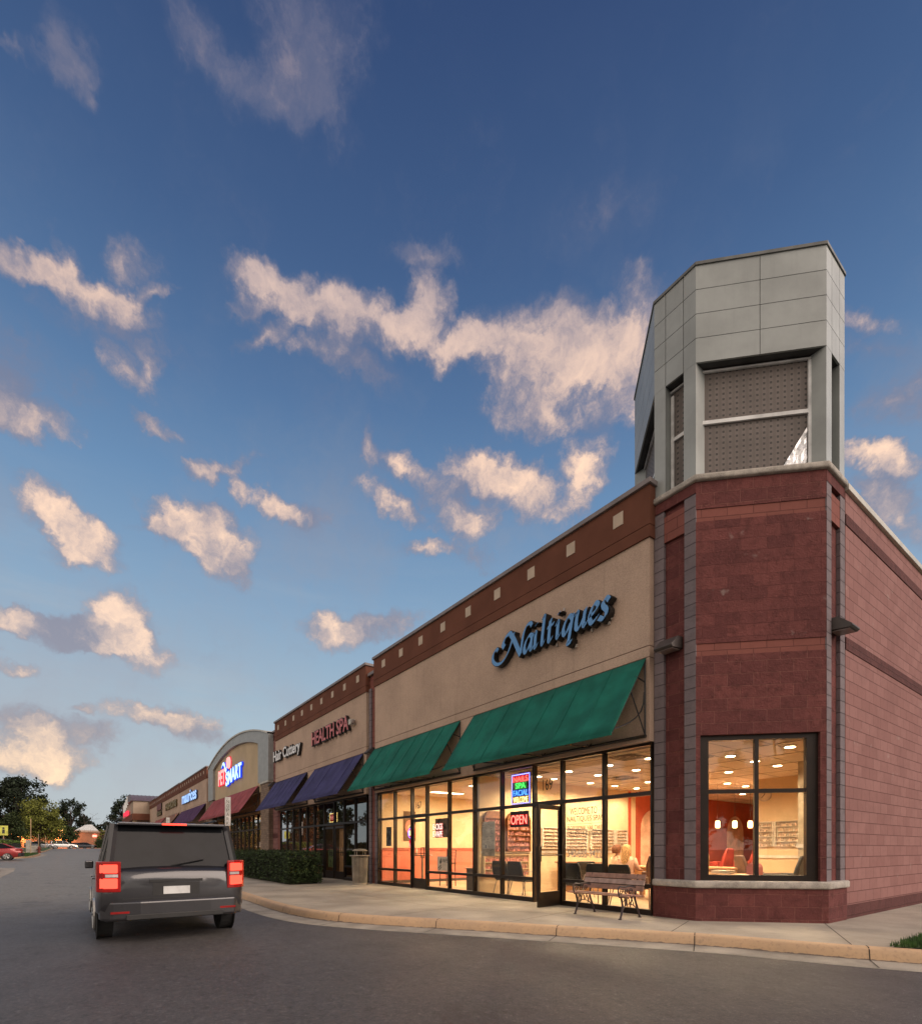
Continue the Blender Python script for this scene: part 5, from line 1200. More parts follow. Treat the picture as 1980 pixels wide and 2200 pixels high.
# arched store
pet = root('arched_store_building', (-35.5, 12, .15), 'store building with a grey arched gable above a red awning', 'building')
PX0, PX1, PY_ = -43.4, -27.8, 7.95
def arch_pts(x0, x1, zs, zt, n=24):
    c = (x0+x1)/2; h = (x1-x0)/2; s = zt-zs; Rr = (h*h+s*s)/(2*s); out = []
    for i in range(n+1):
        x = x0+(x1-x0)*i/n; out.append((x, zt-Rr+math.sqrt(Rr*Rr-(x-c)**2)))
    return out
outer = arch_pts(PX0, PX1, 7.35, 8.42); inner = arch_pts(PX0+1.75, PX1-1.95, 7.15, 7.88)
mb = MB(); yA, yB = PY_, PY_+.6
k = len(outer)
for (x, z), (x2, z2) in zip(outer, inner): mb.v += [(x, yA, z), (x, yB, z), (x2, yA, z2), (x2, yB, z2)]
for i in range(k-1):
    a = 4*i; b = a+4; mb.f += [(a, b, b+2, a+2), (a, a+1, b+1, b), (a+2, b+2, b+3, a+3), (a+1, a+3, b+3, b+1)]
GREYP2 = M('grey_arch_panel', (.33, .34, .33), .5, metal=.1, var=.05)
z_in = inner[0][1]
mb.box(PX0, PX0+1.75, yA, yB, 4.95, z_in).box(PX1-1.95, PX1, yA, yB, 4.95, inner[-1][1])
mb.add([(PX0, yA, z_in), (PX0+1.75, yA, z_in), (PX0, yA, outer[0][1])], [(0, 1, 2)]); mb.add([(PX1, yA, z_in), (PX1-1.95, yA, z_in), (PX1, yA, outer[0][1])], [(0, 1, 2)])
mb.add([(PX1, yA, z_in), (PX1, yB, z_in), (PX1, yB, outer[0][1]), (PX1, yA, outer[0][1])], [(0, 1, 2, 3)])
mb.build('arch_surround', GREYP2, pet)
mb = MB(); o2 = [(x, z+.09) for x, z in outer]
for (x, z), (x2, z2) in zip(outer, o2): mb.v += [(x, yA-.06, z+.003), (x, yB, z+.003), (x2, yA-.06, z2), (x2, yB, z2)]
for i in range(k-1):
    a = 4*i; b = a+4; mb.f += [(a, b, b+2, a+2), (a, a+1, b+1, b), (a+2, b+2, b+3, a+3), (a+1, a+3, b+3, b+1)]
mb.build('arch_coping', CAPLIGHT, pet)
poly = [(x, z) for x, z in inner]+[(PX1-1.94, 4.92), (PX0+1.74, 4.92)]
MB().prism(poly, lambda a, b, t: (a, t, b), PY_+.16, PY_+.5).build('wall', STUCCO2, pet)
MB().box(PX0+1.75, PX1-1.95, PY_+.14, PY_+.5, 4.5, 4.915).build('wall', STUCCO2, pet)
MB().box(PX1-1.6, PX1-.1, PY_+.05, PY_+.6, .1, 4.95).build('pier', STONE, pet); MB().box(PX0+.1, PX0+1.6, PY_+.05, PY_+.6, .1, 4.95).build('pier', STONE, pet)
MB().box(PX1-1.65, PX1-.05, PY_, PY_+.6, 4.85, 4.948).build('pier_cap', CAPLIGHT, pet)
MB().box(PX0+1.75, PX1-1.95, PY_+.3, PY_+.6, 3.4, 4.5).build('header', M('ochre_band', (.30, .17, .08), .8), pet)
MB().box(PX0, PX1, 8.6, 24, 6.4, 6.5).box(PX0, PX1, 24, 24.2, .1, 7.2).box(PX1-.5, PX1-.02, PY_+.61, 24, .1, 7.3).build('shell', PINK, pet)
n = 12
for i in range(n):
    a = PX0+1.75+(PX1-PX0-3.7)*i/n; b = PX0+1.75+(PX1-PX0-3.7)*(i+1)/n
    storefront_bay(pet, a, b, [2.5, 3.4], 8.5, .25, glass=GLASSD)
shell_room(pet, PX0+1.75, PX1-1.95, 15, 3.6, .2, M('shop_wall_warm', (.5, .32, .16), .85)); room_light(pet, -35.5, 11.5, 3.58, 9, 2.5, 420)
awning(PX0+1.55, PX1-2.1, 4.86, 3.40, PY_+.1, 1.0, MAROON, 'large maroon red awning below the grey arch', nseam=12, sag=.8)
REDF = emi('red_sign_face', (1, .35, .32), 1.6); BLUF = emi('pale_blue_sign_face', (.55, .85, 1), 1.5); REDS = emi('red_sign_side', (1, .04, .08), .9); BLUS = emi('blue_sign_side', (.02, .06, .95), .9)
def arc(h): return lambda u, v: (u, v*(1-h)+h*math.sin(u*math.pi*.62))
r = letters('channel_letter_sign', 'glowing red and blue store sign with a ball, on the arched gable', [('PET', -39.95, -37.85, 5.78, 6.80, REDF, REDS, .03, lambda u, v: (u, v-.10*math.sin(u*math.pi)*(v-.5)*0)), ('SMART', -37.65, -33.45, 5.52, 6.66, BLUF, BLUS, .03, arc(.20))], y0=PY_+.16, loc=(-36.7, PY_, 6))
MB().lathe([(.001, -.06), (.32, -.055), (.38, .0), (.38, .08)], (-36.95, PY_+.02, 7.06), 20, 'y').build('ball', REDF, r)
MB().lathe([(.42, .081), (.42, .14)], (-36.95, PY_+.02, 7.06), 20, 'y').build('ball_edge', REDS, r)
fc, bd = MB(), MB(); ribbon(fc, bd, [([(-38.95, 6.98), (-38.6, 7.16), (-38.2, 7.12), (-37.9, 6.85), (-37.6, 6.55)], 2.6), ([(-37.55, 6.5), (-37.45, 6.75), (-37.3, 6.98)], 2.2)], PY_+.16, w=.09, depth=.13)
fc.build('tail_figure', BLUF, r); bd.build('tail_edge', BLUS, r)
# the row beyond the arch
far = root('long_shop_building', (-64, 12, .3), 'long beige shop row with brown parapet beyond the arched store', 'building')
secs = [(-57.9, -44.7, 7.86), (-67.7, -58.05, 7.92), (-77.9, -67.85, 7.96), (-85.1, -78.05, 8.02)]
for x0, x1, zt in secs:
    stucco_wall(far, x0, x1, 3.5, 4.86, 5.06, 6.9, zt); tiles(far, frange(x0+.6, x1-.3, 1.152)[:-1], 7.45, WY)
    MB().box(x0, x1, WY+.35, GY+.4, 3.45, 3.9).build('header', STUCCO, far)
    n = max(4, int((x1-x0)/1.2)); zf = gz((x0+x1)/2)+.15
    for i in range(n): storefront_bay(far, x0+.4+(x1-x0-.8)*i/n, x0+.4+(x1-x0-.8)*(i+1)/n, [2.4+zf*.5, 3.5], GY, zf, glass=GLASSD)
for x in (-57.97, -67.77, -77.97): MB().box(x-.08, x+.08, WY+.02, WY+.3, 3.5, 7.95).build('control_joint', BROWN, far)
MB().box(-85.1, -43.45, 24, 24.2, .1, 7.4).box(-85.1, -43.5, 8.5, 24, 6.6, 6.7).build('shell', PINK, far)
MB().box(-44.65, -43.42, 8.25, 8.7, .1, 7.3).build('pier', PINK, far)
shell_room(far, -85, -44.7, 15, 3.7, .35, M('shop_wall_far', (.5, .32, .18), .85)); 
for x in (-51, -63, -73, -81): room_light(far, x, 11, 3.68, 6, 1.5, 160)
awning(-57.0, -44.9, 4.95, 3.55, WY, .95, PURPLE, 'dark purple awning below the glowing blue lettering', nseam=9, frame=False)
awning(-67.3, -58.4, 4.98, 3.65, WY, .95, TAN, 'tan awning below the gold lettering far down the row', nseam=6, frame=False)
awning(-77.5, -68.3, 5.0, 3.7, WY, .95, M('dull_red_canvas', (.30, .06, .05), .8), 'dull red awning farthest down the shop row', nseam=6, frame=False)
letters('channel_letter_sign', 'glowing blue lower case lettering on the shop row beyond the arch', [('maurices', -55.9, -48.4, 5.6, 6.6, emi('sky_blue_face', (.38, .58, 1), 1.25), M('navy_side', (.02, .03, .10), .5), .02, None)], loc=(-52, WY, 6))
letters('channel_letter_sign', 'gold lettering between the blue lettering and a dark red sign', [('FASHIONS', -68.05+.3, -59.6, 5.72, 6.42, M('gold_face', (.34, .24, .09), .35, metal=.5), M('gold_side', (.12, .08, .02), .5), .02, None)], loc=(-64, WY, 6))
letters('channel_letter_sign', 'dark red over gold lettering farthest along the beige row', [('lllll', -75.8, -71.6, 6.12, 6.85, M('dark_red_face', (.14, .015, .02), .5), BLACK, .06, None), ('ooooo', -75.8, -71.6, 5.45, 5.98, M('olive_face', (.16, .13, .05), .5), BLACK, .03, None)], loc=(-74, WY, 6))
# projecting end store with barrel roof
end = root('barrel_roof_store_building', (-95, 10, .8), 'beige store with a purple barrel roof and red sign at the end of the row', 'building')
ex0, ex1, ey = -106, -85.15, 6.1
MB().box(ex0, ex1, ey, 24, 6.3, 8.05).build('wall', M('end_stucco', (.36, .28, .21), .9, var=.03), end)
MB().box(ex0-.1, ex1+.1, ey-.12, 24, 5.4, 6.295).build('fascia_band', BROWN, end); MB().box(ex0+.5, ex1-.4, ey+.5, 24, .5, 5.4).build('lower_wall', M('end_lower', (.16, .11, .08), .9), end)
def vault(x0, x1, zs, zt, y0, y1, nm, mat):
    mb = MB(); A_ = arch_pts(x0, x1, zs, zt, 14)
    mb.prism(A_, lambda a, b, t: (a, t, b), y0, y1); return mb.build(nm, mat, end, smooth=True)
RF = M('standing_seam_roof', (.16, .11, .12), .45, metal=.3)
vault(-95.5, -84.9, 8.06, 9.25, ey-.25, 12, 'barrel_roof', RF); vault(-106.2, -96, 8.06, 8.7, ey-.2, 12, 'barrel_roof', RF)
mb = MB()
for i in range(12):
    y = ey-.2+i*.5; P_ = arch_pts(-95.5, -84.9, 8.07, 9.27, 14); mb.tube([(x, y, z) for x, z in P_], .025, 4)
mb.build('roof_seam', RF, end)
for i in range(3): MB().box(ex1-2.6-7*i, ex1-.6-7*i, ey+.1, ey+.9, .5, 5.4).build('column', STUCCO2, end)
r = root('pylon_sign', (-93, 6, 6.5), 'lit white and red vertical letters on the barrel roofed store', 'sign')
for k, x in enumerate((-99, -96.6, -94.2, -91.8)): MB().box(x-.2, x+.2, 5.75, 5.95, 7.1+.28*k, 8.3+.28*k).build('letter', emi('pale_sign_glow', (.85, .72, .62), .6), r)
MB().box(-98.5, -90.5, 5.72, 5.95, 6.35, 7.0).build('red_panel', emi('red_panel_glow', (1, .06, .10), 1.1), r)
# ================================================================== sidewalk furniture
def slatbench():
    r = root('park_bench', (-5.96, 7.55, .15), 'cast iron and brown slat bench in front of the spa window', 'bench')
    SL = M('bench_slat', (.30, .17, .125), .65, var=.12, vscale=8); SL2 = M('bench_slat_worn', (.37, .26, .22), .65, var=.12, vscale=8); IR = M('cast_iron', (.045, .032, .036), .55)
    zb = .15; x0, x1 = -6.62, -5.30
    for i, (y, z) in enumerate(((7.30, .548), (7.385, .560), (7.47, .558), (7.555, .548), (7.64, .54))): MB().box(x0, x1, y-.036, y+.036, z-.012, z+.012).build('seat_slat', SL, r, bevel=.005)
    for i, (y, z) in enumerate(((7.715, .655), (7.745, .755), (7.775, .852))):
        m_ = Matrix.Translation((-5.96, y, z)) @ Matrix.Rotation(R(-17), 4, 'X'); mb = MB().mbox(m_, 1.30, .022, .088); o = mb.build('back_slat', SL2 if i == 1 else SL, r, bevel=.005)
    for xe in (-6.45, -5.47):
        mb = MB()
        mb.tube(cat([(xe, 7.29, zb), (xe, 7.335, zb+.10), (xe, 7.36, zb+.22), (xe, 7.33, zb+.34), (xe, 7.31, zb+.385)]), .017, 6)
        mb.tube(cat([(xe, 7.84, zb), (xe, 7.79, zb+.12), (xe, 7.73, zb+.25), (xe, 7.70, zb+.36), (xe, 7.735, zb+.50), (xe, 7.79, zb+.75)]), .017, 6)
        mb.tube([(xe, 7.27, zb+.378), (xe, 7.70, zb+.37)], .014, 6)
        mb.tube(cat([(xe, 7.345, zb+.15), (xe, 7.45, zb+.24), (xe, 7.53, zb+.25), (xe, 7.66, zb+.22), (xe, 7.77, zb+.14)]), .009, 6)
        for a, b in (((7.40, .20), (7.47, .37)), ((7.47, .24), (7.40, .37)), ((7.55, .25), (7.50, .37)), ((7.55, .25), (7.62, .37)), ((7.66, .22), (7.58, .37)), ((7.36, .28), (7.44, .37))): mb.tube(cat([(xe, a[0], zb+a[1]), (xe, (a[0]+b[0])/2+.015, zb+(a[1]+b[1])/2), (xe, b[0], zb+b[1])], 3), .007, 5)
        mb.lathe([(.03, zb), (.03, zb+.012)], (xe, 7.29, 0), 8).lathe([(.03, zb), (.03, zb+.012)], (xe, 7.84, 0), 8)
        mb.build('end_frame', IR, r)
        ar = MB(); ar.tube(cat([(xe, 7.27, zb+.40), (xe, 7.245, zb+.50), (xe, 7.29, zb+.555), (xe, 7.42, zb+.545), (xe, 7.55, zb+.555), (xe, 7.715, zb+.53)]), .014, 6)
        for cy in (7.33, 7.46, 7.58):
            ar.tube([(xe, cy+.05*math.cos(t*math.pi/7)*(1-t*.035), zb+.465+.05*math.sin(t*math.pi/7)*(1-t*.035)) for t in range(22)], .007, 5)
        ar.build('armrest', IR, r)
slatbench()
def trashcan(x, y, label, first=[None]):
    if first[0]: return dup(first[0], (x, y, gz(x)+.15), label=label)
    zb = gz(x)+.15; r = root('trash_can', (x, y, zb), label, 'trash can', 'round slatted trash cans on the sidewalk'); TC = M('beige_metal', (.36, .31, .25), .5, metal=.1)
    mb = MB()
    for i in range(36):
        a = i*math.pi/18; c, s_ = math.cos(a), math.sin(a); mb.tube([(x+.235*c, y+.235*s_, zb+.06), (x+.255*c, y+.255*s_, zb+.86), (x+.27*c, y+.27*s_, zb+.94)], .012, 5)
    mb.build('slats', TC, r)
    MB().lathe([(.22, zb+.03), (.225, zb+.9)], (x, y, 0), 24).build('liner', M('liner_dark', (.07, .06, .05), .8), r)
    MB().lathe([(.25, zb), (.25, zb+.06)], (x, y, 0), 24).build('base_ring', TC, r); MB().lathe([(.34, zb+.95), (.35, zb+.965), (.34, zb+.98), (.2, zb+.985)], (x, y, 0), 28).build('rim', TC, r)
    for i in range(4):
        a = i*math.pi/2+.6; MB().tube([(x+.20*math.cos(a), y+.20*math.sin(a), zb+.98), (x+.20*math.cos(a), y+.20*math.sin(a), zb+1.12)], .012, 6).build('lid_post', TC, r)
    MB().lathe([(.25, zb+1.12), (.255, zb+1.14), (.17, zb+1.185), (.02, zb+1.20)], (x, y, 0), 28).build('lid', TC, r, smooth=True)
    first[0] = r; return r
trashcan(-16.15, 7.62, 'beige slatted trash can beside the pier left of the vape shop'); trashcan(-56.0, 7.2, 'small looking beige trash can far along the walk past the hedges')
def signpost(x, y, ztop, label, panel, name='sign_post', zs=None):
    zb = gz(x)+.15; r = root(name, (x, y, zb), label, 'sign post'); 
    MB().tube([(x, y, zb), (x, y, ztop)], .032, 8).build('post', M('tan_post', (.50, .33, .19), .6), r)
    if panel:
        MB().box(x-.012, x+.012, y-.0, y+.0).v if False else None
        zc0, zc1 = panel; nx, ny = .807, -.591; dx, dy = .591, .807
        o_1 = (x+nx*.04-dx*.10-dx*.04, y+ny*.04-dy*.10-dy*.04)
        MB().fbox(o_1, (dx, dy), (nx, ny), 0, .20, 0, .006, zc0, zc1).build('sign_face', WHITEP, r, bevel=.0)
        for k, chx in enumerate('PLAZA'[:0]+'NOPARK'):
            hh = (zc1-zc0)/6.6; z = zc1-.06-hh*(k+1)
            fit_text(chx, .05, .15, z, z+hh*.72, lambda a, b, t: (o_1[0]+dx*a+nx*(.007+t), o_1[1]+dy*a+ny*(.007+t), b), .002).build('sign_letter', M('grey_sign_ink', (.22, .20, .18), .6), r)
    return r
signpost(-19.71, 4.3, 3.17, 'tan post with a tall narrow white lettered sign near the kerb', (2.16, 3.17))
signpost(-35.01, 4.3, 3.20, 'tan post by the kerb level with the arched store', (2.3, 3.2)); signpost(-60.5, 4.5, 3.1+.4, 'thin tan post far along the kerb past the hedges', None)
# planted hedges with dark brown beds
LEAFH = M('hedge_leaf', (.035, .055, .020), .7, var=.3, vscale=4, island=.6, spec=.3); LEAFR = M('russet_leaf', (.10, .035, .02), .7, var=.3, vscale=4, island=.6)
def hedge(x0, x1, y0, y1, h, label, n=9000, leaf=.035, mat=None, group='clipped hedges along the walk', zoff=.15):
    zb = gz((x0+x1)/2)+zoff; r = root('hedge', ((x0+x1)/2, (y0+y1)/2, zb), label, 'hedge', group); mb = MB(); rr = random.Random(int(x0*7))
    for _ in range(n):
        x = rr.uniform(x0, x1); y = rr.uniform(y0, y1); z = rr.uniform(.05, h)
        f_ = rr.random()
        if f_ < .45: z = h+rr.gauss(0, .04)+.05*math.sin(x*3.1+y*2)+.03*math.sin(x*9+1)
        elif f_ < .75: y = y0+rr.gauss(0, .035)
        elif f_ < .9: x = (x1 if rr.random() < .7 else x0)+rr.gauss(0, .035)
        ex = min(x-x0, x1-x); z *= 1-.12*max(0, 1-ex/.25)
        a = rr.uniform(0, 6.28); b = rr.uniform(-1, 1); s = leaf*rr.uniform(.6, 1.3)
        u = Vector((math.cos(a), math.sin(a), b*.6)).normalized()*s; v = u.cross(Vector((rr.gauss(0, 1), rr.gauss(0, 1), rr.gauss(0, 1))).normalized())
        v = v.normalized()*s*.6 if v.length > 1e-5 else Vector((0, 0, s)); p = Vector((x, y, zb+z)); mb.add([p-u, p+v, p+u, p-v], [(0, 1, 2, 3)])
    mb.build('foliage', mat or LEAFH, r, fix=False)
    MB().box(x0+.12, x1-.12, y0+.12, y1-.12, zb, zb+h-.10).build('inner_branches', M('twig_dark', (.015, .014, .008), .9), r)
hedge(-27.6, -17.3, 5.55, 6.75, 1.02, 'clipped dark green hedge on the walk before the hair salon', 26000)
hedge(-46, -33.5, 5.5, 6.8, 1.0, 'clipped dark hedge before the arched store', 16000, .05)
hedge(-75, -62, 5.6, 6.9, 1.1, 'russet hedge far along the walk near the end store', 8000, .07, LEAFR)
# ================================================================== vehicles
TYRE = M('tyre_rubber', (.018, .018, .018), .85); RIM = M('alloy_rim', (.45, .44, .42), .35, metal=.8); DGL = M('car_glass', (.010, .011, .013), .12, spec=.13); PLAST = M('black_plastic', (.02, .02, .02), .6)
def paint(n, c): return M(n, c, .32, metal=.35, var=.02, coat=1)
LITR = emi('tail_lamp_glow', (1, .06, .035), 3.2); LAMPR = M('tail_lamp_lens', (.22, .006, .006), .15, emit=(1, .02, .01), es=.06)
def car(kind, mat, label, lit=False, group=None, name=None):
    r = root(name or ('parked_car' if kind != 'suv' else 'parked_suv'), (0, 0, 0), label, 'car', group)
    L = 2.35
    if kind == 'sedan':
        low = [(-L, .42, .78, .70, .80), (-L+.08, .30, .98, .80, .86), (-1.9, .24, 1.03, .86, .91), (-1.3, .22, 1.00, .88, .92), (-.5, .21, .97, .89, .92), (.6, .21, .95, .89, .92), (1.25, .22, .93, .88, .91), (1.9, .26, .84, .84, .88), (L-.12, .32, .72, .76, .82), (L, .42, .60, .64, .72)]
        gh = [(-1.85, 1.02, .70), (-1.15, 1.36, .60), (-.4, 1.45, .58), (.35, 1.43, .58), (1.30, .95, .72)]
    elif kind == 'minivan':
        low = [(-L-.05, .52, .90, .60, .70), (-L-.025, .44, .98, .74, .82), (-L+.02, .38, 1.03, .83, .90), (-L+.12, .32, 1.06, .90, .94), (-1.6, .26, 1.06, .93, .96), (-.6, .25, 1.05, .93, .96), (.6, .25, 1.02, .93, .96), (1.3, .26, 1.00, .91, .94), (1.9, .28, .90, .88, .90), (L-.1, .34, .78, .78, .84), (L, .44, .66, .66, .74)]
        gh = [(-2.26, 1.05, .86), (-2.02, 1.68, .74), (-1.2, 1.74, .73), (.2, 1.73, .73), (.75, 1.66, .71), (1.75, .98, .82)]
    else:
        low = [(-L, .45, 1.00, .82, .88), (-L+.08, .36, 1.06, .88, .92), (-1.6, .30, 1.08, .91, .94), (-.6, .29, 1.07, .91, .94), (.6, .29, 1.05, .91, .94), (1.2, .30, 1.04, .90, .93), (1.9, .32, 1.00, .86, .90), (L-.1, .38, .92, .80, .86), (L, .48, .80, .72, .78)]
        gh = [(-2.22, 1.06, .84), (-2.0, 1.66, .72), (-1.2, 1.74, .71), (.0, 1.73, .71), (.45, 1.68, .70), (1.22, 1.05, .80)]
    mb = MB(); n = 0
    for y, zl, zb, wt_, wm in low:
        ring = [(-wm*.90, zl), (-wm, zl+.16), (-wm*1.0, (zl+zb)/2+.05), (-wt_, zb-.05), (-wt_*.93, zb), (-wt_*.5, zb+.025), (0, zb+.035), (wt_*.5, zb+.025), (wt_*.93, zb), (wt_, zb-.05), (wm*1.0, (zl+zb)/2+.05), (wm, zl+.16), (wm*.90, zl), (0, zl)]
        n = len(ring); mb.v += [(x, y, z) for x, z in ring]
    k = len(low)
    for i in range(k-1):
        for j in range(n): a = i*n+j; b = i*n+(j+1) % n; mb.f.append((a, b, b+n, a+n))
    mb.f += [tuple(range(n)), tuple(range((k-1)*n, k*n))[::-1]]
    body = mb.build('body', mat, r, smooth=True, bevel=.012)
    # greenhouse: dark glass volume with painted roof and pillars
    mb = MB(); m_ = 6
    for y, z, w in gh:
        zb_ = 1.0 if kind != 'sedan' else .93
        wb = (.80 if kind == 'sedan' else .86)
        mb.v += [(-w*(1 if z > 1.2 else 1), y, z), (w, y, z)]
    # side walls down to the belt
    def belt(y):
        for (a, b) in zip(low[:-1], low[1:]):
            if a[0] <= y <= b[0]: t = (y-a[0])/(b[0]-a[0]); return a[2]*(1-t)+b[2]*t, a[3]*(1-t)+b[3]*t
        return low[0][2], low[0][3]
    nb = len(mb.v)
    for y, z, w in gh:
        bz, bw = belt(y); mb.v += [(-bw*.94, y, bz-.01), (bw*.94, y, bz-.01)]
    g_ = len(gh)
    for i in range(g_-1):
        mb.f += [(2*i, 2*i+2, 2*i+3, 2*i+1), (2*i, nb+2*i, nb+2*i+2, 2*i+2), (2*i+1, 2*i+3, nb+2*i+3, nb+2*i+1)]
    mb.f += [(0, 1, nb+1, nb), (2*g_-2, nb+2*g_-2, nb+2*g_-1, 2*g_-1)]
    mb.build('window_glass', DGL, r)
    rf = MB(); top = [q for q in gh if q[1] > 1.2]
    for y, z, w in top: rf.v += [(-w-.012, y, z-.02), (-w*.9, y, z+.02), (w*.9, y, z+.02), (w+.012, y, z-.02), (w*.95, y, z-.03), (-w*.95, y, z-.03)]
    for i in range(len(top)-1):
        for j in range(6): a = 6*i+j; b = 6*i+(j+1) % 6; rf.f.append((a, b, b+6, a+6))
    rf.f += [tuple(range(6)), tuple(range(6*len(top)-6, 6*len(top)))[::-1]]
    rf.build('roof', mat, r, smooth=True)
    for sx in (-1, 1):
        y, z, w = gh[0]; y2, z2, w2 = gh[1]; bz, bw = belt(y); MB().tube([(sx*bw*.93, y, bz), (sx*(w2), y2, z2)], .055 if kind != 'sedan' else .04, 6).build('pillar', mat, r)
        y, z, w = gh[-1]; y2, z2, w2 = gh[-2]; bz, bw = belt(y); MB().tube([(sx*bw*.93, y, bz), (sx*w2, y2, z2)], .035, 6).build('pillar', mat, r)
        for yy in ((-.25,) if kind == 'sedan' else (-1.25, -.1)):
            bz, bw = belt(yy); tz = min(q[1] for q in gh if q[1] > 1.4); MB().tube([(sx*bw*.945, yy, bz), (sx*(top[1][2]+.005), yy, top[1][1]-.01)], .028, 6).build('pillar', mat, r)
    wr = .325 if kind == 'sedan' else .355; wy = (-1.38, 1.42)
    for y in wy:
        for sx in (-1, 1):
            xo = sx*(.925 if kind == 'sedan' else .955)
            MB().lathe([(wr+.055, -.006), (wr+.055, .006)], (xo*.978, y, wr+.02), 28, 'x').build('wheel_arch', PLAST, r)
            w_ = MB().lathe([(wr*.6, -.11), (wr, -.10), (wr, .10), (wr*.66, .115)], (xo*.88, y, wr), 28, 'x').build('wheel', TYRE, r)
            rm = MB(); xx = xo*.88+sx*.118
            rm.lathe([(wr*.66, -.004), (wr*.66, .004), (wr*.58, .0041)], (xx, y, wr), 24, 'x') if False else None
            for q in range(5):
                a = q*2*math.pi/5+.3; rm.tube([(xx, y+.03*math.cos(a), wr+.03*math.sin(a)), (xx, y+wr*.62*math.cos(a+.12), wr+wr*.62*math.sin(a+.12))], [.035, .03], 6); rm.tube([(xx, y+.03*math.cos(a), wr+.03*math.sin(a)), (xx, y+wr*.62*math.cos(a-.22), wr+wr*.62*math.sin(a-.22))], [.03, .025], 6)
            rm.tube([(xx, y+wr*.64*math.cos(t*math.pi/14), wr+wr*.64*math.sin(t*math.pi/14)) for t in range(29)], .022, 6, False)
            rm.lathe([(.06, -.02), (.05, .03)], (xx, y, wr), 12, 'x'); rm.build('rim', RIM, w_)
    # lamps, plate, bumper
    zt = .86 if kind == 'sedan' else .98
    for sx in (-1, 1):
        if kind == 'sedan':
            MB().prism([(sx*.82, -.10), (sx*.46, -.02), (sx*.46, .04), (sx*.86, .10)], lambda a, b, t: (a, -L+.02-t+.05*abs(a)**2-.00, .86+b), 0, .05).build('tail_lamp', LAMPR, r); MB().box(*(sorted((sx*.84, sx*.90))), -L+.06, -L+.42, .80, .93).build('tail_lamp', LAMPR, r)
        else:
            tl = MB().prism([(.68, -.065), (.78, -.052), (.89, .0), (.955, .09), (.965, .26), (.90, .28), (.70, .05)], lambda a, b, t: (sx*a, -L+b, t), .74, 1.16).build('tail_lamp', LAMPR, r, bevel=.012, seg=3)
            if lit:
                for za, zb_ in ((.79, .93), (1.00, 1.12)):
                    MB().prism([(.715, -.072), (.78, -.064), (.875, -.018), (.925, .04), (.88, .07), (.74, -.02)], lambda a, b, t: (sx*a, -L+b, t), za, zb_).build('bulb_lens', LITR, tl, bevel=.012, seg=2)
                MB().prism([(.715, -.071), (.78, -.062), (.86, -.026), (.82, .0), (.74, -.02)], lambda a, b, t: (sx*a, -L+b, t), .945, .985).build('reverse_lens', M('clear_lens', (.5, .45, .44), .15), tl)
            MB().box(*sorted((sx*.56, sx*.80)), -L-.062, -L-.04, .44, .47).build('reflector', LAMPR, r)
        MB().box(*sorted((sx*.48, sx*.80)), L-.12, L-.02, .62 if kind == 'sedan' else .74, .74 if kind == 'sedan' else .88).build('headlight', M('headlight_lens', (.6, .6, .58), .1), r, bevel=.02)
        MB().box(*sorted((sx*.93, sx*1.06)), .78, .92, .98, 1.12).build('side_mirror', mat, r, bevel=.02)
    MB().box(-.30, .30, -L-.056, -L-.04, .67, .855).build('plate_recess', PLAST, r)
    MB().box(-.17, .17, -L-.066, -L-.057, .69, .80).build('number_plate', M('plate', (.55, .56, .55), .5), r)
    MB().prism([(-.93, .25), (-.92, .08), (-.80, -.04), (-.45, -.075), (.45, -.075), (.80, -.04), (.92, .08), (.93, .25)], lambda a, b, t: (a, -L+b, t), .34, .61).build('rear_bumper', mat if kind == 'minivan' else PLAST, r, bevel=.035, seg=3)
    if kind != 'sedan': MB().box(-.62, .62, -L-.082, -L-.06, .345, .42).build('bumper_skid', PLAST, r, bevel=.01)
    MB().box(-.84, .84, L-.16, L+.04, .34, .56).build('front_bumper', mat, r, bevel=.03)
    if kind != 'sedan':
        MB().box(-.70, .70, -2.16, -1.92, 1.675, 1.715).build('spoiler', mat, r, bevel=.012); MB().box(-.16, .16, -2.185, -2.165, 1.685, 1.71).build('brake_light', LITR if lit else LAMPR, r)
        gh0, gh1 = gh[0], gh[1]
        MB().tube([(-.05, -2.34+.06, 1.10), (.38, -2.24, 1.18)], .009, 5).build('wiper', PLAST, r)
        mb = MB(); mb.box(-.66, .66, -L-.054, -L-.046, .635, .645).box(-.34, .34, -L-.066, -L-.045, .865, .90); mb.build('hatch_trim', PLAST if mat.name != 'x' else PLAST, r)
        for sx in (-1, 1): MB().tube([(sx*.66, -1.7, 1.79), (sx*.66, .1, 1.78)], .015, 6).build('roof_rail', PLAST, r)
    for sx in (-1, 1):
        mb = MB()
        for yy in (-.55, .35): mb.box(*sorted((sx*.948, sx*.972)) if kind != 'sedan' else sorted((sx*.918, sx*.94)), yy, yy+.14, .84, .862)
        mb.build('door_handle', mat, r)
    return r
def place(c, x, y, rot): c.location = (x, y, gz(x)); c.rotation_euler = (0, 0, R(rot)); return c
DARKC = paint('charcoal_paint', (.030, .030, .034))
place(car('minivan', DARKC, 'dark minivan with lit red tail lamps driving away along the shops', lit=True, name='minivan'), -8.75-2.2, 1.15, 90)
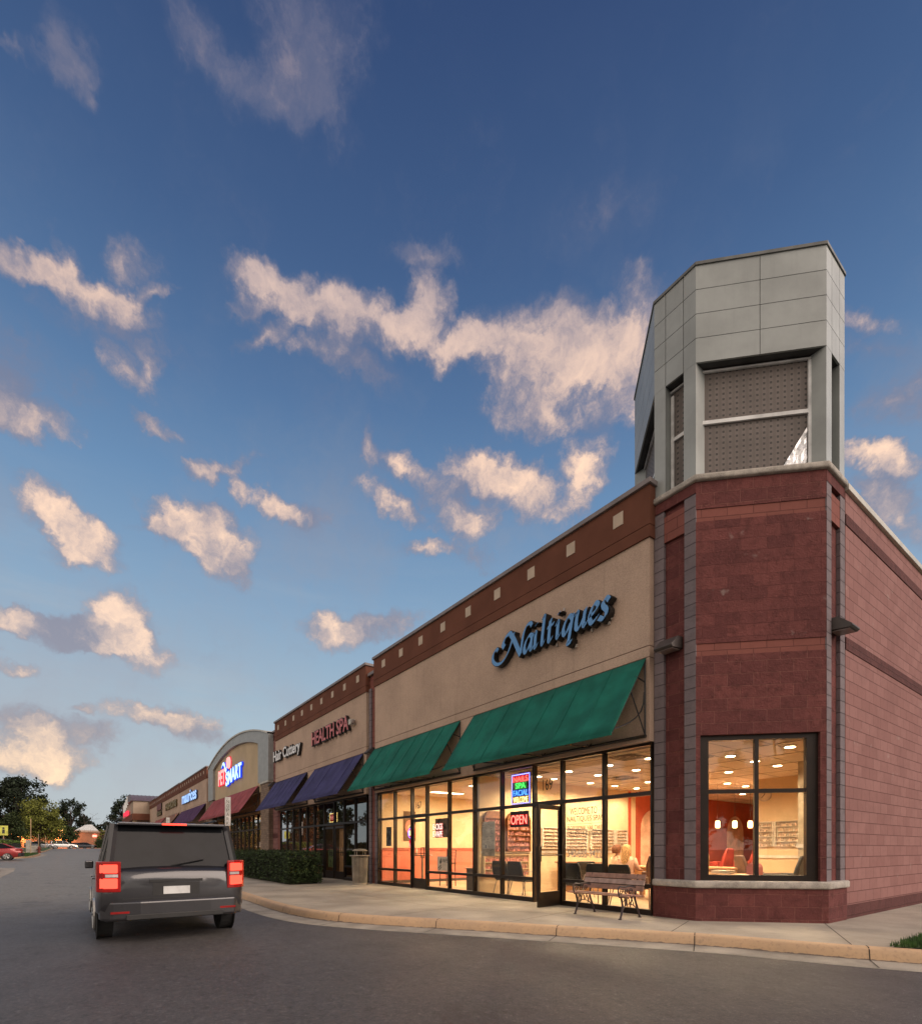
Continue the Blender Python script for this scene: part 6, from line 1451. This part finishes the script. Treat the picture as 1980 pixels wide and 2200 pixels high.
# ================================================================== parked cars and traffic in the distance
place(car('sedan', paint('red_paint', (.30, .012, .012)), 'red sedan parked at the left edge beside the grass island'), -57.45, -6.15, 180)
place(car('suv', paint('silver_paint', (.35, .36, .37)), 'silver car parked behind the red sedan', name='parked_suv'), -75.2, -8.6, 180)
place(car('suv', paint('dark_brown_paint', (.03, .022, .02)), 'dark pickup like vehicle behind the hedge, right of the silver car'), -84.5, -8.7, 180)
place(car('suv', paint('white_paint_car', (.55, .55, .53)), 'white suv crossing the far end of the lane'), -147, -2.9, 12)
place(car('sedan', paint('pale_grey_paint', (.42, .43, .43)), 'small white sedan parked under the round tree'), -134, -6.2, 15)
place(car('sedan', paint('navy_paint', (.02, .022, .03)), 'dark sedan at the far junction left of the green hedge'), -151, 1.2, 0)
place(car('sedan', paint('grey_blue_paint', (.10, .11, .12)), 'grey sedan with glowing lamps between the white suv and dark sedan', lit=True), -158, -.2, 0)
place(car('sedan', paint('ice_paint', (.40, .43, .46)), 'silver sedan far off, right of the green hedge'), -128, 8.6, 90)
HG = emi('headlamp_glow', (1, .45, .22), 30)
r = root('headlamp', (-143, -.35, 2.0), 'round orange head lamp glaring at the far junction', 'lamp')
MB().lathe([(.02, -.03), (.13, .0), (.02, .03)], (-143, -.4, 2.05), 12, 'x').build('lens', HG, r)
# islands on the parking side
def island(pts, label):
    P_ = cat(pts, 6); mb = MB(); mb.prism(P_, lambda a, b, t: (a, b, t+gz(a)), .0, .15); o = st(mb.build('island_kerb', KERB))
    c = Vector((sum(p[0] for p in P_)/len(P_), sum(p[1] for p in P_)/len(P_))); Q = [tuple(c+(Vector(p)-c)*.94) for p in P_]
    mb = MB(); mb.add([(a, b, gz(a)+.165) for a, b in Q], [tuple(range(len(Q)))]); st(mb.build('island_grass', SOIL)); return o
island([(-62, -9.5), (-62, -5.2), (-64, -3.9), (-69, -3.5), (-76, -3.5), (-79.5, -4.4), (-81, -7), (-81, -9.5)], '')
island([(-84, -9), (-84, -5.2), (-88, -3.9), (-100, -3.7), (-118, -3.8), (-122, -5.5), (-122, -9)], '')
island([(-28.8, -9), (-28.8, -4.6), (-31, -3.45), (-36.5, -3.4), (-39.6, -3.9), (-40.5, -5.5), (-40.5, -9)], '')
def gstrip(L, name='lane_gutter'):
    mb = MB(); 
    for (a, b), (c, d) in zip(L[:-1], L[1:]): mb.add([(a[0], a[1], gz(a[0])+.008), (b[0], b[1], gz(b[0])+.008), (d[0], d[1], gz(d[0])+.008), (c[0], c[1], gz(c[0])+.008)], [(0, 1, 2, 3)])
    st(mb.build(name, GUT))
gstrip([((-27.8, -4.2), (-28.4, -4.8)), ((-28.3, -2.75), (-31, -3.45)), ((-36, -2.75), (-36.5, -3.38)), ((-40.5, -3.0), (-39.8, -3.9)), ((-41.5, -4.4), (-40.6, -5.2))])
gstrip([((-61.3, -4.6), (-62, -5.2)), ((-63.5, -3.1), (-64.2, -3.85)), ((-76.5, -2.8), (-76.5, -3.45)), ((-80.5, -3.7), (-79.6, -4.4))])
blades(-80, -62.3, -9, -3.8, 14000, .10, 'grass'); blades(-40, -29, -8, -3.7, 9000, .07, 'grass')
hedge(-79.5, -64, -7.2, -5.3, 1.35, 'bright clipped hedge on the grass island behind the red sedan', 14000, .07, M('bright_green_leaf', (.09, .15, .02), .7, var=.3, vscale=3, island=.5), 'hedges on the parking islands')  # this island hedge has brighter green leaves than the others
hedge(-152, -148, 3.6, 7.5, 1.9, 'dark clipped hedge at the far end of the lane by the round red sign', 6000, .16, None, 'hedges on the parking islands')
signpost(-76.2, -4.35, 5.0-.2, 'bare tan post standing on the grass island beside the hedge', None)
signpost(-112, -5.4, 3.9, 'tan post on the farther island in front of the round tree', None); signpost(-118, -4.7, 3.7, 'thin tan post beyond the round tree', None)
signpost(-123, 5.3, 4.2, 'tan post at the end of the walk by the dark hedge', None); signpost(-118, 6.2, 4.0, 'second tan post at the end of the walk', None)
# utility cabinet
r = root('utility_cabinet', (-80, -4.6, gz(-80)+.15), 'grey stepped utility cabinet on the grass island', 'cabinet'); CB = M('cabinet_grey', (.36, .34, .29), .7)
z0 = gz(-80)+.15
MB().box(-80.6, -79.4, -5.0, -4.55, z0, z0+1.5).build('door', CB, r, bevel=.02); MB().box(-80.6, -79.4, -4.549, -3.9, z0, z0+.85).build('body', CB, r, bevel=.02); MB().box(-80.7, -79.3, -5.05, -3.85, z0-.1, z0+.04).build('plinth', GUT, r)
# hydrant
r = root('fire_hydrant', (-79, -3.75, gz(-79)+.15), 'small dark red fire hydrant near the kerb of the island', 'hydrant'); z0 = gz(-79)+.15; HR = M('hydrant_red', (.16, .03, .02), .6)
MB().lathe([(.2, z0), (.2, z0+.06), (.13, z0+.08), (.13, z0+.55), (.16, z0+.57), (.15, z0+.66), (.05, z0+.76), (.03, z0+.82)], (-79, -3.75, 0), 14).build('barrel', HR, r)
for s_ in (-1, 1): MB().lathe([(.07, .0), (.07, s_*.22), (.04, s_*.24)], (-79, -3.75, z0+.45), 10, 'y').build('outlet', HR, r)
# yellow warning sign and round red sign
r = root('warning_sign', (-70.8, -6.2, gz(-70)), 'small yellow rectangular road sign above the hedge', 'road sign'); z0 = gz(-70)
MB().tube([(-70.8, -6.2, z0), (-70.8, -6.2, z0+3.0)], .04, 6).build('post', M('tan_post', (.5, .33, .19), .6), r); YS = M('yellow_sign', (.55, .55, .10), .6)
MB().box(-70.76, -70.73, -6.55, -5.85, z0+2.15, z0+3.15).build('sign_face', YS, r, bevel=.01)
MB().lathe([(.10, -.004), (.10, .004)], (-70.72, -6.2, z0+2.9), 12, 'x').box(-70.724, -70.716, -6.3, -6.1, z0+2.35, z0+2.75).build('sign_symbol', NUM, r)
r = root('stop_sign', (-152, 3.1, 1.45), 'round white and red traffic sign at the end of the lane', 'road sign')
MB().tube([(-152, 3.1, 1.45), (-152, 3.1, 4.0)], .05, 6).build('post', M('tan_post', (.5, .33, .19), .6), r)
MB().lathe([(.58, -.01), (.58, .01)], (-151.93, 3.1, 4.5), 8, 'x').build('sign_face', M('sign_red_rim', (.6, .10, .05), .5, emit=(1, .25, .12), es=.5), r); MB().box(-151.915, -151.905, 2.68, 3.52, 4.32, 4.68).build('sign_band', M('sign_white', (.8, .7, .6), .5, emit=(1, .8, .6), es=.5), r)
# low brown commercial building with orange lamps
b = root('brown_store_building', (-200, 0, 1.4), 'low brown building with orange wall lamps at the end of the lane', 'building')
BW = M('brown_wall_far', (.20, .095, .055), .9, var=.1, vscale=.5)
MB().box(-215, -200, -45, 30, 1.3, 6.6).build('wall', BW, b); MB().box(-215.4, -199.6, -45.4, 30.4, 6.61, 7.2).build('roof_edge', M('roof_edge_far', (.28, .22, .18), .8), b)
MB().prism([(-1, 7.21), (5.2, 7.21), (3.4, 9.2), (1.6, 9.0)], lambda a, c, t: (t, a, c), -214, -203).build('roof_gable', M('pale_roof', (.55, .57, .58), .6), b)
MB().prism([(17.5, 1.4), (23, 1.4), (23, 3.6), (21.5, 5.6), (18, 5.6), (17.5, 4.2)], lambda a, c, t: (t, a, c), -199.9, -197).build('entry_canopy', M('tan_canopy_wall', (.45, .30, .2), .8), b)
for i, (y, z, lb) in enumerate(((-4.2, 5.3, 'orange lamp glowing left of the round red sign'), (16.6, 5.2, 'orange lamp glowing right of the small evergreen'), (20.9, 5.0, 'bright orange lamp nearest the end store'), (-14, 5.2, 'orange lamp on the brown building seen past the trees'))):
    r = root('wall_lamp', (-199.8, y, z), lb, 'wall lamp', 'orange lamps on the far brown building')
    MB().lathe([(.05, -.25), (.42, -.2), (.42, .2), (.2, .35)], (-199.6, y, z), 10).build('globe', emi('sodium_glow', (1, .42, .14), 16), r); MB().box(-199.99, -199.7, y-.1, y+.1, z+.35, z+.5).build('bracket', PLAST, r)
    L = bpy.data.lights.new('sodium', 'POINT'); L.energy = 3500; L.color = (1, .38, .12); L.shadow_soft_size = .3
    lo = bpy.data.objects.new('lamp_light', L); COL.objects.link(lo); lo.location = (.9, 0, -.2); lo.parent = r
# street light poles with arms
def lightpole(x, y, h, ay, label):
    z0 = gz(x); r = root('street_lamp', (x, y, z0), label, 'street lamp', 'parking lot lamp poles')
    MB().tube([(x, y, z0), (x, y, z0+h)], [.11, .07], 8).build('pole', M('pole_grey', (.38, .38, .36), .5, metal=.3), r)
    MB().tube(cat([(x, y, z0+h-.4), (x, y-ay*.3, z0+h-.05), (x, y-ay, z0+h+.1)]), .05, 6).build('arm', M('pole_grey', (.38, .38, .36), .5), r); MB().box(x-.2, x+.2, y-ay-.4, y-ay+.1, z0+h, z0+h+.14).build('lamp_head', M('pole_grey', (.38, .38, .36), .5), r, bevel=.03)
lightpole(-100, -10.2, 10.5, 1.4, 'tall pale lamp pole before the big trees at the left'); lightpole(-95, 7.2, 5.2, 1.2, 'pale curved lamp pole beside the end store')
# ================================================================== trees
BARK = M('bark', (.055, .04, .03), .9, var=.2, vscale=6)
def leafm(n, c, isl=.55): return M(n, c, .75, var=.28, vscale=.9, island=isl, spec=.2)
LDARK = leafm('dark_leaf', (.018, .026, .014)); LGREEN = leafm('olive_leaf', (.135, .145, .028)); LMID = leafm('mid_leaf', (.032, .045, .015))
def tree(x, y, h, rx, leaf, label, shape='round', n=5000, ls=.22, base=.22, clumps=38, group=None, seed=1, gap=.55, name='shade_tree'):
    rr = random.Random(seed); z0 = gz(x); r = root(name, (x, y, z0), label, 'tree', group)
    tb = MB(); th = h*base
    tb.tube(cat([(x, y, z0-.1), (x+.05*rx, y, z0+th), (x-.04*rx, y+.05*rx, z0+h*.6), (x, y, z0+h*.88)]), [h*.028*(1-.85*i/18) for i in range(19)], 8)
    mb = MB(); C = []
    for k in range(clumps):
        for _ in range(30):
            u = rr.uniform(-1, 1); v = rr.uniform(-1, 1); w = rr.uniform(0, 1)
            if shape == 'cone': lim = (1-w)**.75*1.0+.05 if w > .12 else .55+w*3.5
            elif shape == 'round': lim = math.sqrt(max(0, 1-(2*w-1)**2))
            else: lim = math.sqrt(max(0, 1-(1.5*w-.5)**2)) if w > .33 else .6+w
            if math.hypot(u, v) < lim*.95: break
        C.append((x+u*rx*.9, y+v*rx*.9, z0+th+w*(h-th)*.97, rx*rr.uniform(.16, .30)))
    for cx_, cy_, cz_, cr in C:
        s_ = (x+(cx_-x)*.15, y+(cy_-y)*.15, z0+th+(cz_-z0-th)*.45)
        tb.tube([s_, ((s_[0]+cx_)/2, (s_[1]+cy_)/2, (s_[2]+cz_)/2+.03*h), (cx_, cy_, cz_)], [h*.009, h*.006, h*.003], 5)
        for _ in range(n//clumps):
            d = Vector((rr.gauss(0, 1), rr.gauss(0, 1), rr.gauss(0, .8))); d = d.normalized()*cr*rr.random()**.45*(1+.25*rr.gauss(0, 1)*gap)
            p = Vector((cx_, cy_, cz_))+d; u = Vector((rr.gauss(0, 1), rr.gauss(0, 1), rr.gauss(0, 1))).normalized(); v = u.cross(Vector((rr.gauss(0, 1), rr.gauss(0, 1), rr.gauss(0, 1)))).normalized(); s = ls*rr.uniform(.5, 1.2)
            mb.add([p-u*s, p+v*s*.55, p+u*s, p-v*s*.55], [(0, 1, 2, 3)])
    tb.build('trunk', BARK, r); mb.build('crown', leaf, r, fix=False); return r
tree(-127, -6.0, 9.4, 4.9, LGREEN, 'large round olive green tree on the parking island', 'egg', 12000, .20, .20, 90, seed=3)
tree(-153, -1.8, 5.6, 2.3, LMID, 'small round dark tree right of the large olive tree', 'egg', 4000, .2, .2, 40, seed=4)
tree(-98, -8.6, 6.0, 2.9, LMID, 'dark rounded tree behind the yellow road sign', 'egg', 6000, .18, .15, 50, seed=5)
tree(-152, 4.6, 5.4, 1.7, LGREEN, 'small green evergreen above the dark hedge at the lane end', 'cone', 3500, .16, .08, 40, seed=6, name='evergreen_tree')
TG = 'big dark trees on the skyline beyond the parking lot'
tree(-215, -15.5, 23.5, 9.5, LDARK, 'broadest dark skyline tree behind the olive tree', 'round', 9000, .5, .2, 60, TG, 11)
tree(-222, -2.5, 17.5, 6.2, LDARK, 'dark skyline tree right of the olive tree with gaps in its crown', 'round', 5000, .42, .2, 36, TG, 12)
tree(-205, -26, 22.5, 6.5, LDARK, 'dark skyline tree cut by the left edge of the view', 'round', 4200, .45, .3, 30, TG, 13)
tree(-190, -27, 13.5, 6.5, LDARK, 'low dark skyline tree above the silver parked car', 'round', 5000, .42, .1, 36, TG, 16)
tree(-228, 15.0, 20.5, 7.0, LDARK, 'dark skyline tree just left of the barrel roofed store', 'round', 6500, .42, .15, 44, TG, 14)
tree(-228, 23.5, 18.5, 6.5, LDARK, 'dark skyline tree partly behind the barrel roofed store', 'round', 4500, .42, .15, 34, TG, 17)
# bare little tree
rr = random.Random(5); r = root('bare_tree', (-212, 3.2, 1.45), 'leafless tree above the low brown building', 'tree'); mb = MB()
def twig(p, d, l, w, k):
    q = p+d*l; mb.tube([p, q], [w, w*.6], 4)
    if k > 0:
        for _ in range(3): twig(q, (d+Vector((rr.gauss(0, .45), rr.gauss(0, .55), rr.gauss(.05, .3)))).normalized(), l*.72, w*.6, k-1)
twig(Vector((-212, 3.2, 1.4)), Vector((0, 0, 1)), 5.2, .16, 4); mb.build('branches', BARK, r)
# lot trees mirrored in the salon glass; eastern ones added to block the reflected horizon
base = tree(-150, -62, 17, 7.5, LDARK, 'dark tree at the edge of the lot, only mirrored in the shop glass', 'round', 6000, .5, .12, 44, 'trees closing the far side of the lot', 21)
k = 0
for x, y, s in ((-118, -52, .95), (-95, -48, 1.1), (-74, -55, .9), (-52, -58, 1.0), (-135, -40, .8), (-176, -46, 1.1), (-32, -60, 1.05), (-12, -62, .95), (10, -58, 1.0), (45, -40, 1.0), (60, -18, 1.1), (66, 4, .95), (58, -30, .9), (70, 24, 1.0)):
    dup(base, (x, y, gz(x)), R(k*67), scale=s); k += 1
wood = MB(); rr = random.Random(9)
for _ in range(22000):
    a = rr.uniform(-.62, .12); d_ = rr.uniform(235, 262); x = -d_*math.cos(a); y = d_*math.sin(a); hh = 9+4*math.sin(a*37)+2.5*math.sin(a*91+1)+1.5*math.sin(a*211)
    z = rr.uniform(1.2, max(3, hh)); s = rr.uniform(.4, .95); u = Vector((rr.gauss(0, 1), rr.gauss(0, 1), rr.gauss(0, 1))).normalized(); v = u.cross(Vector((rr.gauss(0, 1), rr.gauss(0, 1), rr.gauss(0, 1)))).normalized(); p = Vector((x, y, z))
    wood.add([p-u*s, p+v*s*.6, p+u*s, p-v*s*.6], [(0, 1, 2, 3)])
tag(wood.build('distant_woods', LDARK, fix=False), kind='stuff')
